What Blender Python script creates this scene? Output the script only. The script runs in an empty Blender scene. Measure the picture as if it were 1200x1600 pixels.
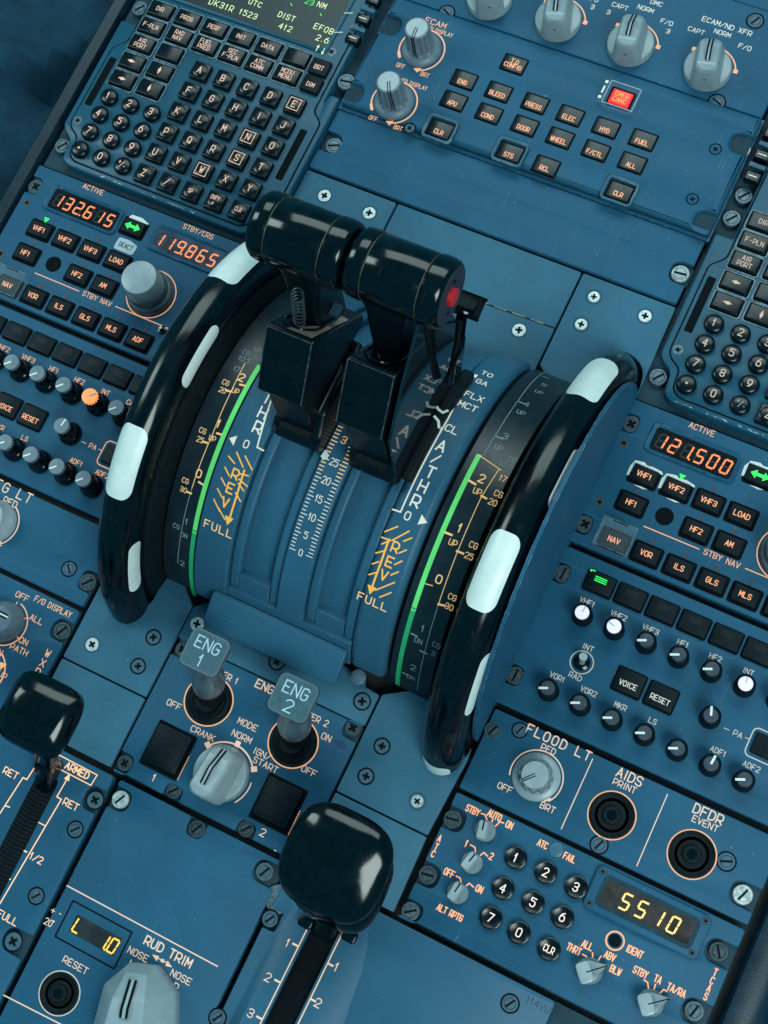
import bpy, math, random
from mathutils import Vector, Matrix
from mathutils.geometry import tessellate_polygon
random.seed(7)
SC = bpy.context.scene
COL = SC.collection
S = 0.001                                    # all numbers below are millimetres
# ------------------------------------------------------------------ camera
F, CX, CY = 2310.42, 600.0, 800.0            # focal length in pixels of the 1200 x 1600 photograph
R = Matrix(((0.88878332, 0.43263624, -0.15129473), (0.38548765, -0.88418867, -0.26383645), (-0.24791829, 0.17617119, -0.95262807)))
CAM = Vector((512.395, -193.847, 841.604))
cd = bpy.data.cameras.new('camera'); cam = bpy.data.objects.new('camera', cd); COL.objects.link(cam); SC.camera = cam
cd.sensor_fit = 'VERTICAL'; cd.sensor_height = 24; cd.lens = F/1600*24; cd.clip_start = 0.05; cd.clip_end = 20
mw = Matrix((( R[0][0], -R[1][0], -R[2][0], CAM.x*S), (R[0][1], -R[1][1], -R[2][1], CAM.y*S), (R[0][2], -R[1][2], -R[2][2], CAM.z*S), (0, 0, 0, 1)))
cam.matrix_world = mw
cd.dof.use_dof = False
# ------------------------------------------------------------------ world and lamps (daylight through the cockpit windows)
w = bpy.data.worlds.new('World'); SC.world = w; w.use_nodes = True
bg = w.node_tree.nodes['Background']; bg.inputs[0].default_value = (0.02, 0.30, 0.44, 1); bg.inputs[1].default_value = 0.52
def area(name, loc, target, sx, sy, power, col):
    l = bpy.data.lights.new(name, 'AREA'); l.shape = 'RECTANGLE'; l.size = sx; l.size_y = sy; l.energy = power; l.color = col
    o = bpy.data.objects.new(name, l); COL.objects.link(o); o.location = loc
    o.rotation_euler = (Vector(target)-Vector(loc)).to_track_quat('-Z', 'Y').to_euler()
    return o
area('windshield_daylight', (0.15, 1.30, 1.65), (0.3, 0.0, 0), 2.1, 0.9, 21.0, (0.80, 1.0, 0.97))
area('left_window_daylight', (-1.25, 0.0, 1.35), (0.3, -0.1, 0), 0.55, 0.8, 10.0, (0.78, 1.0, 0.98))
area('right_window_daylight', (1.45, -0.75, 1.45), (0.3, -0.1, 0), 0.8, 0.9, 25.0, (0.82, 0.98, 0.94))
SC.view_settings.view_transform = 'Standard'; SC.view_settings.look = 'None'; SC.view_settings.exposure = 0.22; SC.view_settings.gamma = 1
SC.cycles.max_bounces = 5
# ------------------------------------------------------------------ pixel <-> place helpers
RT = R.transposed()
def ray(x, y): return RT @ Vector(((x-CX)/F, (y-CY)/F, 1))
def at(x, y, z=0):
    d = ray(x, y); s = (z-CAM.z)/d.z; return (CAM.x+s*d.x, CAM.y+s*d.y)
def pix(X, Y, Z=0):
    q = R @ (Vector((X, Y, Z))-CAM); return (CX+F*q.x/q.z, CY+F*q.y/q.z)
def vis(X, Y, Z=0, m=45):
    x, y = pix(X, Y, Z); return -m < x < 1200+m and -m < y < 1600+m
QY, QZ = -25.0, -33.0                        # axis of the curved quadrant
def cyl(x, y, rad):
    d = ray(x, y); oy, oz = CAM.y-QY, CAM.z-QZ
    a = d.y*d.y+d.z*d.z; b = oy*d.y+oz*d.z; c = oy*oy+oz*oz-rad*rad
    t = (-b-math.sqrt(max(0, b*b-a*c)))/a; P = CAM+t*d
    return P.x, math.atan2(P.y-QY, P.z-QZ)
D = 424.9                                    # distance between the left and right column
# ------------------------------------------------------------------ materials
def mat(name, col, rough=0.5, metal=0, noise=0.0, nscale=60, bump=0.0, bscale=900, emit=None, es=1.0, spec=0.5, coat=0, grime=0.0, trans=0, edge=0.0, ecol=(0.34, 0.44, 0.48), scratch=0.0):
    m = bpy.data.materials.new(name); m.use_nodes = True; nt = m.node_tree; p = nt.nodes['Principled BSDF']
    p.inputs['Base Color'].default_value = (*col, 1); p.inputs['Roughness'].default_value = rough; p.inputs['Metallic'].default_value = metal
    p.inputs['Specular IOR Level'].default_value = spec; p.inputs['Coat Weight'].default_value = coat; p.inputs['Coat Roughness'].default_value = 0.08
    if trans: p.inputs['Transmission Weight'].default_value = trans
    tc = nt.nodes.new('ShaderNodeTexCoord'); gm = nt.nodes.new('ShaderNodeNewGeometry')
    if noise or grime:
        n = nt.nodes.new('ShaderNodeTexNoise'); n.inputs['Scale'].default_value = nscale; n.inputs['Detail'].default_value = 6; n.inputs['Roughness'].default_value = 0.6
        nt.links.new(gm.outputs['Position'], n.inputs['Vector'])
        r = nt.nodes.new('ShaderNodeValToRGB'); r.color_ramp.elements[0].position = 0.3; r.color_ramp.elements[1].position = 0.72
        r.color_ramp.elements[0].color = (*[c*(1-noise) for c in col], 1); r.color_ramp.elements[1].color = (*[min(1, c*(1+noise)) for c in col], 1)
        nt.links.new(n.outputs['Fac'], r.inputs['Fac']); out = r.outputs['Color']
        if grime:
            n2 = nt.nodes.new('ShaderNodeTexNoise'); n2.inputs['Scale'].default_value = 420; n2.inputs['Detail'].default_value = 3
            nt.links.new(gm.outputs['Position'], n2.inputs['Vector'])
            r2 = nt.nodes.new('ShaderNodeValToRGB'); r2.color_ramp.elements[0].position = 0.70; r2.color_ramp.elements[1].position = 0.76
            r2.color_ramp.elements[0].color = (0, 0, 0, 1); r2.color_ramp.elements[1].color = (grime, grime, grime, 1)
            nt.links.new(n2.outputs['Fac'], r2.inputs['Fac'])
            mx = nt.nodes.new('ShaderNodeMix'); mx.data_type = 'RGBA'; mx.inputs['B'].default_value = (0.30, 0.36, 0.38, 1)
            nt.links.new(r2.outputs['Color'], mx.inputs['Factor']); nt.links.new(out, mx.inputs['A']); out = mx.outputs['Result']
        if scratch:                                        # fine hairline scratches
            mp = nt.nodes.new('ShaderNodeMapping'); mp.inputs['Scale'].default_value = (900, 38, 200); mp.inputs['Rotation'].default_value = (0, 0, 0.6)
            n3 = nt.nodes.new('ShaderNodeTexNoise'); n3.inputs['Scale'].default_value = 1.0; n3.inputs['Detail'].default_value = 2
            nt.links.new(gm.outputs['Position'], mp.inputs['Vector']); nt.links.new(mp.outputs['Vector'], n3.inputs['Vector'])
            r3 = nt.nodes.new('ShaderNodeValToRGB'); r3.color_ramp.elements[0].position = 0.70; r3.color_ramp.elements[1].position = 0.78
            r3.color_ramp.elements[0].color = (0, 0, 0, 1); r3.color_ramp.elements[1].color = (scratch,)*3+(1,)
            nt.links.new(n3.outputs['Fac'], r3.inputs['Fac'])
            mx = nt.nodes.new('ShaderNodeMix'); mx.data_type = 'RGBA'; mx.inputs['B'].default_value = (*ecol, 1)
            nt.links.new(r3.outputs['Color'], mx.inputs['Factor']); nt.links.new(out, mx.inputs['A']); out = mx.outputs['Result']
        if edge:                                           # paint rubbed off along sharp edges
            bv = nt.nodes.new('ShaderNodeBevel'); bv.samples = 4; bv.inputs['Radius'].default_value = 0.0007
            dt = nt.nodes.new('ShaderNodeVectorMath'); dt.operation = 'DOT_PRODUCT'
            nt.links.new(bv.outputs['Normal'], dt.inputs[0]); nt.links.new(gm.outputs['Normal'], dt.inputs[1])
            m1 = nt.nodes.new('ShaderNodeMapRange'); m1.inputs['From Min'].default_value = 0.985; m1.inputs['From Max'].default_value = 0.90; nt.links.new(dt.outputs['Value'], m1.inputs['Value'])
            n4 = nt.nodes.new('ShaderNodeTexNoise'); n4.inputs['Scale'].default_value = 150; n4.inputs['Detail'].default_value = 5; nt.links.new(gm.outputs['Position'], n4.inputs['Vector'])
            m2 = nt.nodes.new('ShaderNodeMapRange'); m2.inputs['From Min'].default_value = 0.50; m2.inputs['From Max'].default_value = 0.62; m2.inputs['To Max'].default_value = edge; nt.links.new(n4.outputs['Fac'], m2.inputs['Value'])
            mm = nt.nodes.new('ShaderNodeMath'); mm.operation = 'MULTIPLY'; nt.links.new(m1.outputs['Result'], mm.inputs[0]); nt.links.new(m2.outputs['Result'], mm.inputs[1])
            mx = nt.nodes.new('ShaderNodeMix'); mx.data_type = 'RGBA'; mx.inputs['B'].default_value = (*ecol, 1)
            nt.links.new(mm.outputs[0], mx.inputs['Factor']); nt.links.new(out, mx.inputs['A']); out = mx.outputs['Result']
        nt.links.new(out, p.inputs['Base Color'])
        rr = nt.nodes.new('ShaderNodeMapRange'); rr.inputs['To Min'].default_value = max(0.05, rough-0.10); rr.inputs['To Max'].default_value = min(1, rough+0.12)
        nt.links.new(n.outputs['Fac'], rr.inputs['Value']); nt.links.new(rr.outputs['Result'], p.inputs['Roughness'])
    if bump:
        b = nt.nodes.new('ShaderNodeTexNoise'); b.inputs['Scale'].default_value = bscale; b.inputs['Detail'].default_value = 4
        nt.links.new(gm.outputs['Position'], b.inputs['Vector'])
        bn = nt.nodes.new('ShaderNodeBump'); bn.inputs['Strength'].default_value = bump; bn.inputs['Distance'].default_value = 0.0006
        nt.links.new(b.outputs['Fac'], bn.inputs['Height']); nt.links.new(bn.outputs['Normal'], p.inputs['Normal'])
    if emit: p.inputs['Emission Color'].default_value = (*emit, 1); p.inputs['Emission Strength'].default_value = es
    return m
M = {}
M['paint'] = mat('panel_paint', (0.014, 0.088, 0.162), 0.50, edge=0.6, scratch=0.16, spec=0.22, noise=0.13, nscale=22, bump=0.25, bscale=1500, grime=0.35)
M['paint2'] = mat('quadrant_paint', (0.026, 0.104, 0.176), 0.42, edge=0.5, scratch=0.10, spec=0.28, noise=0.10, nscale=18, bump=0.12, bscale=1200, grime=0.2)
M['plate'] = mat('cover_plate_paint', (0.030, 0.118, 0.188), 0.52, edge=0.3, scratch=0.12, spec=0.25, noise=0.14, nscale=30, bump=0.3, bscale=1600, grime=0.4)
M['flange'] = mat('flange_metal', (0.006, 0.034, 0.055), 0.6, spec=0.3, noise=0.35, nscale=120, bump=0.3)
M['base'] = mat('pedestal_gap_black', (0.006, 0.010, 0.013), 0.7, noise=0.4, nscale=200)
M['frame'] = mat('mcdu_frame', (0.012, 0.078, 0.132), 0.36, edge=0.9, spec=0.3, noise=0.12, nscale=40, grime=0.2)
M['wear'] = mat('worn_edge', (0.30, 0.40, 0.45), 0.5, noise=0.35, nscale=500)
M['key'] = mat('key_black', (0.001, 0.004, 0.007), 0.24, spec=0.4, noise=0.3, nscale=300)
M['keymatte'] = mat('key_matte_black', (0.001, 0.006, 0.010), 0.5, spec=0.2, noise=0.35, nscale=300, bump=0.2)
M['rubber'] = mat('rubber_black', (0.001, 0.006, 0.009), 0.62, spec=0.2, noise=0.45, nscale=260, bump=0.5, bscale=1200)
M['gloss'] = mat('gloss_black', (0.001, 0.003, 0.005), 0.10, noise=0.5, nscale=160, coat=0.0, spec=0.42, scratch=0.03, bump=0.03, bscale=260)
M['lever'] = mat('lever_black', (0.001, 0.005, 0.008), 0.30, noise=0.4, nscale=90, spec=0.25, bump=0.06, bscale=500, edge=0.25, ecol=(0.12, 0.13, 0.13), scratch=0.05)
M['mirror'] = mat('lever_side_gloss', (0.006, 0.010, 0.015), 0.06, spec=1.0)
M['rim'] = mat('trim_wheel_black', (0.001, 0.003, 0.005), 0.17, noise=0.5, nscale=90, spec=0.4, scratch=0.05)
M['white'] = mat('white_paint', (0.70, 0.77, 0.74), 0.35, noise=0.07, nscale=120, scratch=0.25, ecol=(0.3, 0.33, 0.33))
M['chip'] = mat('chipped_white', (0.70, 0.74, 0.74), 0.6, noise=0.2, nscale=700)
M['screwb'] = mat('bright_screw', (0.55, 0.60, 0.60), 0.4, metal=0.4, noise=0.4, nscale=500)
M['screw'] = mat('fastener_steel', (0.11, 0.155, 0.185), 0.42, metal=0.55, noise=0.45, nscale=700)
M['screwp'] = mat('painted_screw', (0.048, 0.100, 0.145), 0.5, noise=0.3, nscale=700)
M['slot'] = mat('dark_slot', (0.002, 0.004, 0.006), 0.8, spec=0.1)
M['grey'] = mat('knob_grey', (0.27, 0.33, 0.355), 0.32, noise=0.10, nscale=150, bump=0.08)
M['grey2'] = mat('knob_cap_grey', (0.30, 0.36, 0.39), 0.30, noise=0.12, nscale=150)
M['fluted'] = mat('fluted_knob_grey', (0.135, 0.185, 0.225), 0.42, noise=0.18, nscale=200)
M['steel'] = mat('brushed_steel', (0.36, 0.40, 0.42), 0.30, metal=0.88)
M['cap'] = mat('engraved_cap', (0.060, 0.115, 0.145), 0.25, noise=0.15, nscale=200, spec=0.6)
M['glass'] = mat('display_glass', (0.006, 0.006, 0.008), 0.12, noise=0.3, nscale=90)
M['screen'] = mat('screen_dark', (0.010, 0.016, 0.018), 0.25, emit=(0.003, 0.010, 0.012), es=1, spec=0.25)
M['clear'] = mat('clear_guard', (0.55, 0.7, 0.75), 0.08); M['clear'].node_tree.nodes['Principled BSDF'].inputs['Alpha'].default_value = 0.04
M['band'] = mat('scale_band', (0.007, 0.016, 0.024), 0.35, noise=0.2, nscale=120)
M['fabric'] = mat('dark_fabric', (0.008, 0.042, 0.074), 0.9, spec=0.2, noise=0.25, nscale=60, bump=0.8, bscale=1400)
M['rail'] = mat('side_rail', (0.004, 0.018, 0.032), 0.36, spec=0.35, noise=0.35, nscale=80, bump=0.15)
M['tape'] = mat('worn_tape', (0.33, 0.24, 0.19), 0.7, noise=0.35, nscale=400)
M['label'] = mat('label_tape', (0.20, 0.23, 0.24), 0.5)
M['red'] = mat('red_button', (0.52, 0.012, 0.02), 0.3)
M['amber'] = mat('lit_amber_lettering', (0.35, 0.22, 0.16), 0.6, emit=(1.0, 0.42, 0.15), es=0.60)
M['hot'] = mat('lit_key_legend', (0.35, 0.22, 0.16), 0.6, emit=(1.0, 0.34, 0.12), es=0.95)
M['dimk'] = mat('dim_key_legend', (0.45, 0.36, 0.30), 0.6, emit=(1.0, 0.46, 0.28), es=0.45)
M['cream'] = mat('cream_lettering', (0.62, 0.60, 0.54), 0.6, emit=(1.0, 0.8, 0.62), es=0.22)
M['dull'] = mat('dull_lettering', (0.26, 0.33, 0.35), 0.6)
M['dullb'] = mat('faint_lettering', (0.10, 0.13, 0.14), 0.6)
M['orange'] = mat('orange_marking', (0.62, 0.33, 0.07), 0.6, emit=(1.0, 0.42, 0.04), es=0.42)
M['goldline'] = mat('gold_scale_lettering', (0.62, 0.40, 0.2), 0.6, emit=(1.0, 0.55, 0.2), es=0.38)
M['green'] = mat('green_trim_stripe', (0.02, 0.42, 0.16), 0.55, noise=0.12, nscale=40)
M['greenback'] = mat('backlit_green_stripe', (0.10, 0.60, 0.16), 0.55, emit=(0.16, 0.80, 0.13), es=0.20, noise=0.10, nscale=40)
M['segment'] = mat('lit_orange_segment', (0.1, 0.03, 0.01), 0.5, emit=(1.0, 0.24, 0.07), es=1.25)
M['segyellow'] = mat('lit_yellow_segment', (0.1, 0.07, 0.01), 0.5, emit=(1.0, 0.60, 0.08), es=1.15)
M['greenlit'] = mat('lit_green', (0.02, 0.1, 0.02), 0.5, emit=(0.02, 1.0, 0.10), es=1.25)
M['scrgreen'] = mat('screen_green_text', (0.02, 0.1, 0.02), 0.5, emit=(0.06, 0.85, 0.12), es=0.9)
M['scrwhite'] = mat('screen_pale_text', (0.05, 0.1, 0.05), 0.5, emit=(0.72, 0.95, 0.48), es=0.95)
M['redlit'] = mat('lit_red', (0.2, 0.01, 0.01), 0.4, emit=(1.0, 0.01, 0.02), es=1.0)
M['whitelit'] = mat('lit_white_cap', (0.5, 0.5, 0.6), 0.4, emit=(0.76, 0.70, 1.0), es=0.55)
M['orangelit'] = mat('lit_orange_cap', (0.4, 0.15, 0.05), 0.4, emit=(1.0, 0.30, 0.08), es=0.85)
M['darktri'] = mat('unlit_indicator', (0.09, 0.035, 0.035), 0.4)
M['ptr'] = mat('pointer_white', (0.75, 0.8, 0.8), 0.5)
M['inkblue'] = mat('ink_blue', (0.010, 0.05, 0.13), 0.6)
M['screwm'] = mat('mid_fastener', (0.26, 0.31, 0.33), 0.42, metal=0.5, noise=0.5, nscale=600)
M['goldwear'] = mat('worn_seam', (0.30, 0.28, 0.14), 0.6, noise=0.4, nscale=600)
M['worn'] = mat('worn_silver_edge', (0.10, 0.17, 0.21), 0.35, noise=0.9, nscale=260)
M['dimd'] = mat('dim_amber_legend', (0.42, 0.34, 0.28), 0.6, emit=(1.0, 0.50, 0.36), es=0.22)
M['segoff'] = mat('unlit_segment', (0.014, 0.010, 0.010), 0.3)
M['capdark'] = mat('dark_knob_cap', (0.05, 0.062, 0.082), 0.3, noise=0.2, nscale=300)
M['flscrew'] = mat('dull_fastener', (0.045, 0.07, 0.085), 0.5, metal=0.4, noise=0.5, nscale=700)
M['sticker'] = mat('pale_sticker', (0.40, 0.48, 0.52), 0.6, noise=0.1, nscale=300)
M['tknob'] = mat('tuning_knob_dark', (0.10, 0.125, 0.14), 0.5, noise=0.3, nscale=200)
M['glareglass'] = mat('display_glass_glare', (0.030, 0.045, 0.085), 0.25, noise=0.9, nscale=60)  # bluish window glare on the standby display, painted into the mottled base colour
M['faint2'] = mat('faint_marks', (0.022, 0.032, 0.038), 0.5)
M['creamdim'] = mat('dim_cream_lettering', (0.50, 0.47, 0.42), 0.6, emit=(1.0, 0.72, 0.5), es=0.16)
M['creamamber'] = mat('warm_cream_lettering', (0.5, 0.42, 0.34), 0.6, emit=(1.0, 0.50, 0.28), es=0.40)
M['legpink'] = mat('pale_lit_legend', (0.5, 0.45, 0.42), 0.6, emit=(1.0, 0.68, 0.55), es=0.6)
M['glassbrown'] = mat('code_display_glass', (0.045, 0.034, 0.032), 0.2, noise=0.9, nscale=55)
M['segpale'] = mat('pale_yellow_segment', (0.3, 0.25, 0.1), 0.5, emit=(1.0, 0.56, 0.15), es=1.1)
M['selface'] = mat('selector_disc_grey', (0.17, 0.22, 0.25), 0.4, noise=0.2, nscale=200)
M['selblue'] = mat('unlit_blue_lamp', (0.05, 0.13, 0.19), 0.3)
M['domegrey'] = mat('dome_knob_grey', (0.12, 0.16, 0.20), 0.25, noise=0.15, nscale=200, coat=0.3)
M['engrave'] = mat('engraved_pale_lettering', (0.42, 0.60, 0.66), 0.5)
M['glassbrown2'] = mat('trim_display_glass', (0.022, 0.024, 0.026), 0.25, noise=0.6, nscale=60)
M['palegrey'] = mat('pale_knob_grey', (0.26, 0.33, 0.365), 0.36, noise=0.08, nscale=120)
M['amberstrong'] = mat('bright_amber_lettering', (0.45, 0.3, 0.2), 0.6, emit=(1.0, 0.52, 0.26), es=0.85)
M['ringwear'] = mat('worn_grip_ring', (0.05, 0.045, 0.03), 0.5, noise=0.8, nscale=300)
M['edgewear'] = mat('rubbed_lever_edge', (0.050, 0.062, 0.066), 0.4, noise=0.8, nscale=300)
M['endface'] = mat('grip_end_face', (0.016, 0.022, 0.040), 0.55, noise=0.2, nscale=200)
M['screwdark'] = mat('dark_spring_steel', (0.05, 0.07, 0.08), 0.35, metal=0.6)
# ------------------------------------------------------------------ mesh builder
class MB:
    def __init__(s): s.v = []; s.f = []; s.k = 0
    def quad(s, pts):
        n = len(s.v); s.v += [tuple(p) for p in pts]; s.f.append(list(range(n, n+len(pts)))); return s
    def box(s, c, d, rz=0):
        cx, cy, cz = c; a, b, h = d[0]/2, d[1]/2, d[2]/2; n = len(s.v); co, si = math.cos(rz), math.sin(rz)
        for z in (-h, h):
            for x, y in ((-a, -b), (a, -b), (a, b), (-a, b)): s.v.append((cx+x*co-y*si, cy+x*si+y*co, cz+z))
        s.f += [[n+3, n+2, n+1, n], [n+4, n+5, n+6, n+7]]+[[n+i, n+(i+1) % 4, n+4+(i+1) % 4, n+4+i] for i in range(4)]; return s
    def loft(s, rings, cap0=True, cap1=True):
        n = len(s.v); m = len(rings[0])
        for r in rings: s.v += [tuple(p) for p in r]
        for j in range(len(rings)-1):
            for i in range(m):
                a = n+j*m+i; b = n+j*m+(i+1) % m; s.f.append([a, b, b+m, a+m])
        for flag, j, rev in ((cap0, 0, True), (cap1, len(rings)-1, False)):
            if flag:
                pts = [Vector(p) for p in rings[j]]
                if m > 10 or True:
                    for t in tessellate_polygon([pts]):
                        a, b, c = [n+j*m+i for i in t]
                        nn = (Vector(s.v[b])-Vector(s.v[a])).cross(Vector(s.v[c])-Vector(s.v[a]))
                        other = rings[1] if j == 0 else rings[j-1]
                        ref = sum(pts, Vector())/m - sum((Vector(p) for p in other), Vector())/m
                        s.f.append([a, b, c] if nn.dot(ref) > 0 or ref.length < 1e-6 else [a, c, b])
        return s
    def prism(s, poly, z0, z1, bev=0.0, z2=None):
        if area2(poly) < 0: poly = poly[::-1]
        rings = [[(x, y, z0) for x, y in poly]]
        if bev > 0:
            rings.append([(x, y, z1-bev) for x, y in poly])
            ip = inset(poly, bev*0.35); rings.append([(x, y, z1-bev*0.35) for x, y in ip])
            ip = inset(poly, bev); rings.append([(x, y, z1) for x, y in ip])
        else: rings.append([(x, y, z1) for x, y in poly])
        return s.loft(rings)
    def lathe(s, prof, c=(0, 0, 0), n=24, axis='z', flute=0, fd=0.0, fz=None, close=True):
        rings = []
        for r, z in prof:
            ring = []
            for i in range(n):
                a = 2*math.pi*i/n; rr = r
                if flute and (fz is None or fz[0] <= z <= fz[1]): rr = r*(1-fd*(0.5+0.5*math.cos(flute*a)))
                x, y = rr*math.cos(a), rr*math.sin(a)
                if axis == 'z': ring.append((c[0]+x, c[1]+y, c[2]+z))
                elif axis == 'x': ring.append((c[0]+z, c[1]+x, c[2]+y))
            rings.append(ring)
        return s.loft(rings, close, close)
    def tube(s, path, r, n=10):
        rings = []; P = [Vector(p) for p in path]
        for i, p in enumerate(P):
            t = (P[min(i+1, len(P)-1)]-P[max(i-1, 0)]).normalized()
            u = t.cross(Vector((0, 0, 1))); u = u if u.length > 0.05 else t.cross(Vector((1, 0, 0))); u.normalize(); v = t.cross(u)
            rr = r[i] if isinstance(r, (list, tuple)) else r
            rings.append([p+rr*(math.cos(2*math.pi*k/n)*u+math.sin(2*math.pi*k/n)*v) for k in range(n)])
        return s.loft(rings)
    def ribbon(s, pts, w, z, closed=False, xf=None):
        """flat stroke of width w along pts"""
        P = [Vector((p[0], p[1])) for p in pts]
        if len(P) < 2: return s
        if not closed:
            for i in range(1, len(P)-1):
                a, c = P[i]-P[i-1], P[i+1]-P[i]
                if a.length > 1e-6 and c.length > 1e-6 and a.normalized().dot(c.normalized()) < -0.2:
                    s.ribbon(P[:i+1], w, z, False, xf); return s.ribbon(P[i:], w, z, False, xf)
        s.k += 1; zz = z+0.004*(s.k % 7)
        n = len(P); L = []; Rr = []
        for i in range(n):
            a = P[i-1] if (i > 0 or closed) else None; b = P[(i+1) % n] if (i < n-1 or closed) else None
            d1 = (P[i]-a).normalized() if a is not None else None; d2 = (b-P[i]).normalized() if b is not None else None
            p = P[i].copy()
            if d1 is None: d = d2; nrm = Vector((-d.y, d.x)); sc = 1; p = p-d*w*0.4
            elif d2 is None: d = d1; nrm = Vector((-d.y, d.x)); sc = 1; p = p+d*w*0.4
            else:
                d = d1+d2
                d = d.normalized() if d.length > 1e-6 else d1
                nrm = Vector((-d.y, d.x)); sc = 1/max(0.45, nrm.dot(Vector((-d1.y, d1.x))))
            L.append(p+nrm*w/2*sc); Rr.append(p-nrm*w/2*sc)
        m = n if closed else n-1
        base = len(s.v)
        for i in range(n):
            for q in (L[i], Rr[i]):
                v3 = (q.x, q.y, zz); s.v.append(xf(*v3) if xf else v3)
        for i in range(m):
            j = (i+1) % n; s.f.append([base+2*i, base+2*i+1, base+2*j+1, base+2*j])
        return s
    def flat(s, poly, z, xf=None):
        if area2(poly) < 0: poly = poly[::-1]
        n = len(s.v); pts = [Vector((x, y, 0)) for x, y in poly]
        s.v += [xf(x, y, z) if xf else (x, y, z) for x, y in poly]
        for t in tessellate_polygon([pts]):
            a, b, c = t; nn = (pts[b]-pts[a]).cross(pts[c]-pts[a])
            s.f.append([n+a, n+b, n+c] if nn.z > 0 else [n+a, n+c, n+b])
        return s
    def arc(s, c, r, a0, a1, w, z, n=28, xf=None):
        pts = [(c[0]+r*math.cos(math.radians(a0+(a1-a0)*i/n)), c[1]+r*math.sin(math.radians(a0+(a1-a0)*i/n))) for i in range(n+1)]
        if abs(a1-a0) >= 359: return s.ribbon(pts[:-1], w, z, True, xf)
        return s.ribbon(pts, w, z, False, xf)
    def mesh(s, name, off=(0, 0, 0), smooth=True, ang=38):
        me = bpy.data.meshes.new(name)
        me.from_pydata([((x-off[0])*S, (y-off[1])*S, (z-off[2])*S) for x, y, z in s.v], [], s.f)
        me.validate(); me.update()
        if smooth: me.shade_smooth(); me.set_sharp_from_angle(angle=math.radians(ang))
        return me
def area2(p): return sum(p[i-1][0]*p[i][1]-p[i][0]*p[i-1][1] for i in range(len(p)))
def inset(poly, d):
    out = []; n = len(poly)
    for i in range(n):
        p0, p1, p2 = Vector(poly[i-1]), Vector(poly[i]), Vector(poly[(i+1) % n])
        a = (p1-p0); b = (p2-p1)
        if a.length < 1e-6 or b.length < 1e-6: out.append(poly[i]); continue
        a.normalize(); b.normalize()
        na = Vector((-a.y, a.x)); nb = Vector((-b.y, b.x)); m = na+nb
        m = m.normalized() if m.length > 1e-5 else na
        k = d/max(0.4, m.dot(na)); q = p1+m*k; out.append((q.x, q.y))
    return out
def rrect(cx, cy, w, h, r, n=4):
    o = []
    for sx, sy, a0 in ((1, 1, 0), (-1, 1, 90), (-1, -1, 180), (1, -1, 270)):
        for i in range(n+1):
            a = math.radians(a0+90*i/n); o.append((cx+sx*(w/2-r)+r*math.cos(a), cy+sy*(h/2-r)+r*math.sin(a)))
    return o
def rounded(poly, r, n=4):
    """round the corners of a polygon; r number or list"""
    out = []; m = len(poly)
    for i in range(m):
        rr = r[i] if isinstance(r, (list, tuple)) else r
        p0, p1, p2 = Vector(poly[i-1]), Vector(poly[i]), Vector(poly[(i+1) % m])
        a = (p0-p1); b = (p2-p1); k = min(rr, a.length*0.48, b.length*0.48)
        if k < 0.05: out.append(tuple(p1)); continue
        A = p1+a.normalized()*k; B = p1+b.normalized()*k
        for j in range(n+1):
            t = j/n; q = A*(1-t)**2+p1*2*t*(1-t)+B*t*t; out.append((q.x, q.y))
    return out
def notched(x0, x1, y0, y1, notches, r=1.2):
    """rectangle with U shaped screw notches: (side, position, depth, width)"""
    P = []
    def side(sd, a, b, put):
        P.append(put(a, 0)); rs.append(r)
        ns = sorted([q for q in notches if q[0] == sd], key=lambda q: q[1]*(1 if b > a else -1))
        for q in ns:
            dp, wd = q[2], q[3]/2*(1 if b > a else -1)
            for u, d_, rr in ((q[1]-wd, 0, 1.2), (q[1]-wd, dp, abs(wd)), (q[1]+wd, dp, abs(wd)), (q[1]+wd, 0, 1.2)):
                u = min(max(u, min(a, b)), max(a, b)); P.append(put(u, d_)); rs.append(rr)
    rs = []
    side('b', x0, x1, lambda u, d_: (u, y0+d_)); side('r', y0, y1, lambda u, d_: (x1-d_, u))
    side('t', x1, x0, lambda u, d_: (u, y1-d_)); side('l', y1, y0, lambda u, d_: (x0+d_, u))
    Q = []; R2 = []
    for p, rr in zip(P, rs):
        if Q and abs(Q[-1][0]-p[0])+abs(Q[-1][1]-p[1]) < 0.05: continue
        Q.append(p); R2.append(rr)
    if abs(Q[0][0]-Q[-1][0])+abs(Q[0][1]-Q[-1][1]) < 0.05: Q.pop(); R2.pop()
    return rounded(Q, R2, 5)
# ------------------------------------------------------------------ object helpers
W = {}
def thing(name, label, cat, loc, group=None):
    o = bpy.data.objects.new(name, None); COL.objects.link(o); o.location = [c*S for c in loc]; o.empty_display_size = 0.02
    W[o] = Vector(loc); o['label'] = label; o['category'] = cat
    if group: o['group'] = group
    return o
def part(name, mesh, m, parent, loc=None, rz=0.0, label=None):
    """mesh: an MB in world millimetres (loc None) or a finished mesh data block with its own origin put at loc"""
    P = W[parent] if parent else Vector((0, 0, 0))
    if loc is None:
        o = bpy.data.objects.new(name, mesh.mesh(name, off=P)); W[o] = P
    else:
        me = mesh if isinstance(mesh, bpy.types.Mesh) else mesh.mesh(name)
        o = bpy.data.objects.new(name, me); o.location = (Vector(loc)-P)*S; W[o] = Vector(loc)
    if name in WOBBLE: rz = rz+WRND.uniform(-0.014, 0.014)
    if rz: o.rotation_euler.z = rz
    me = o.data
    if m is not None:
        if not me.materials: me.materials.append(M[m])
        elif me.materials[0] != M[m]:
            key = (me.name, m)
            if key not in VAR: c = me.copy(); c.materials[0] = M[m]; VAR[key] = c
            o.data = VAR[key]
    COL.objects.link(o)
    if parent: o.parent = parent
    if label: o['label'] = label
    return o
VAR = {}
WOBBLE = {'key', 'letter_key', 'function_key', 'round_key', 'call_key', 'line_key'}; WRND = random.Random(21)
CACHE = {}
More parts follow.
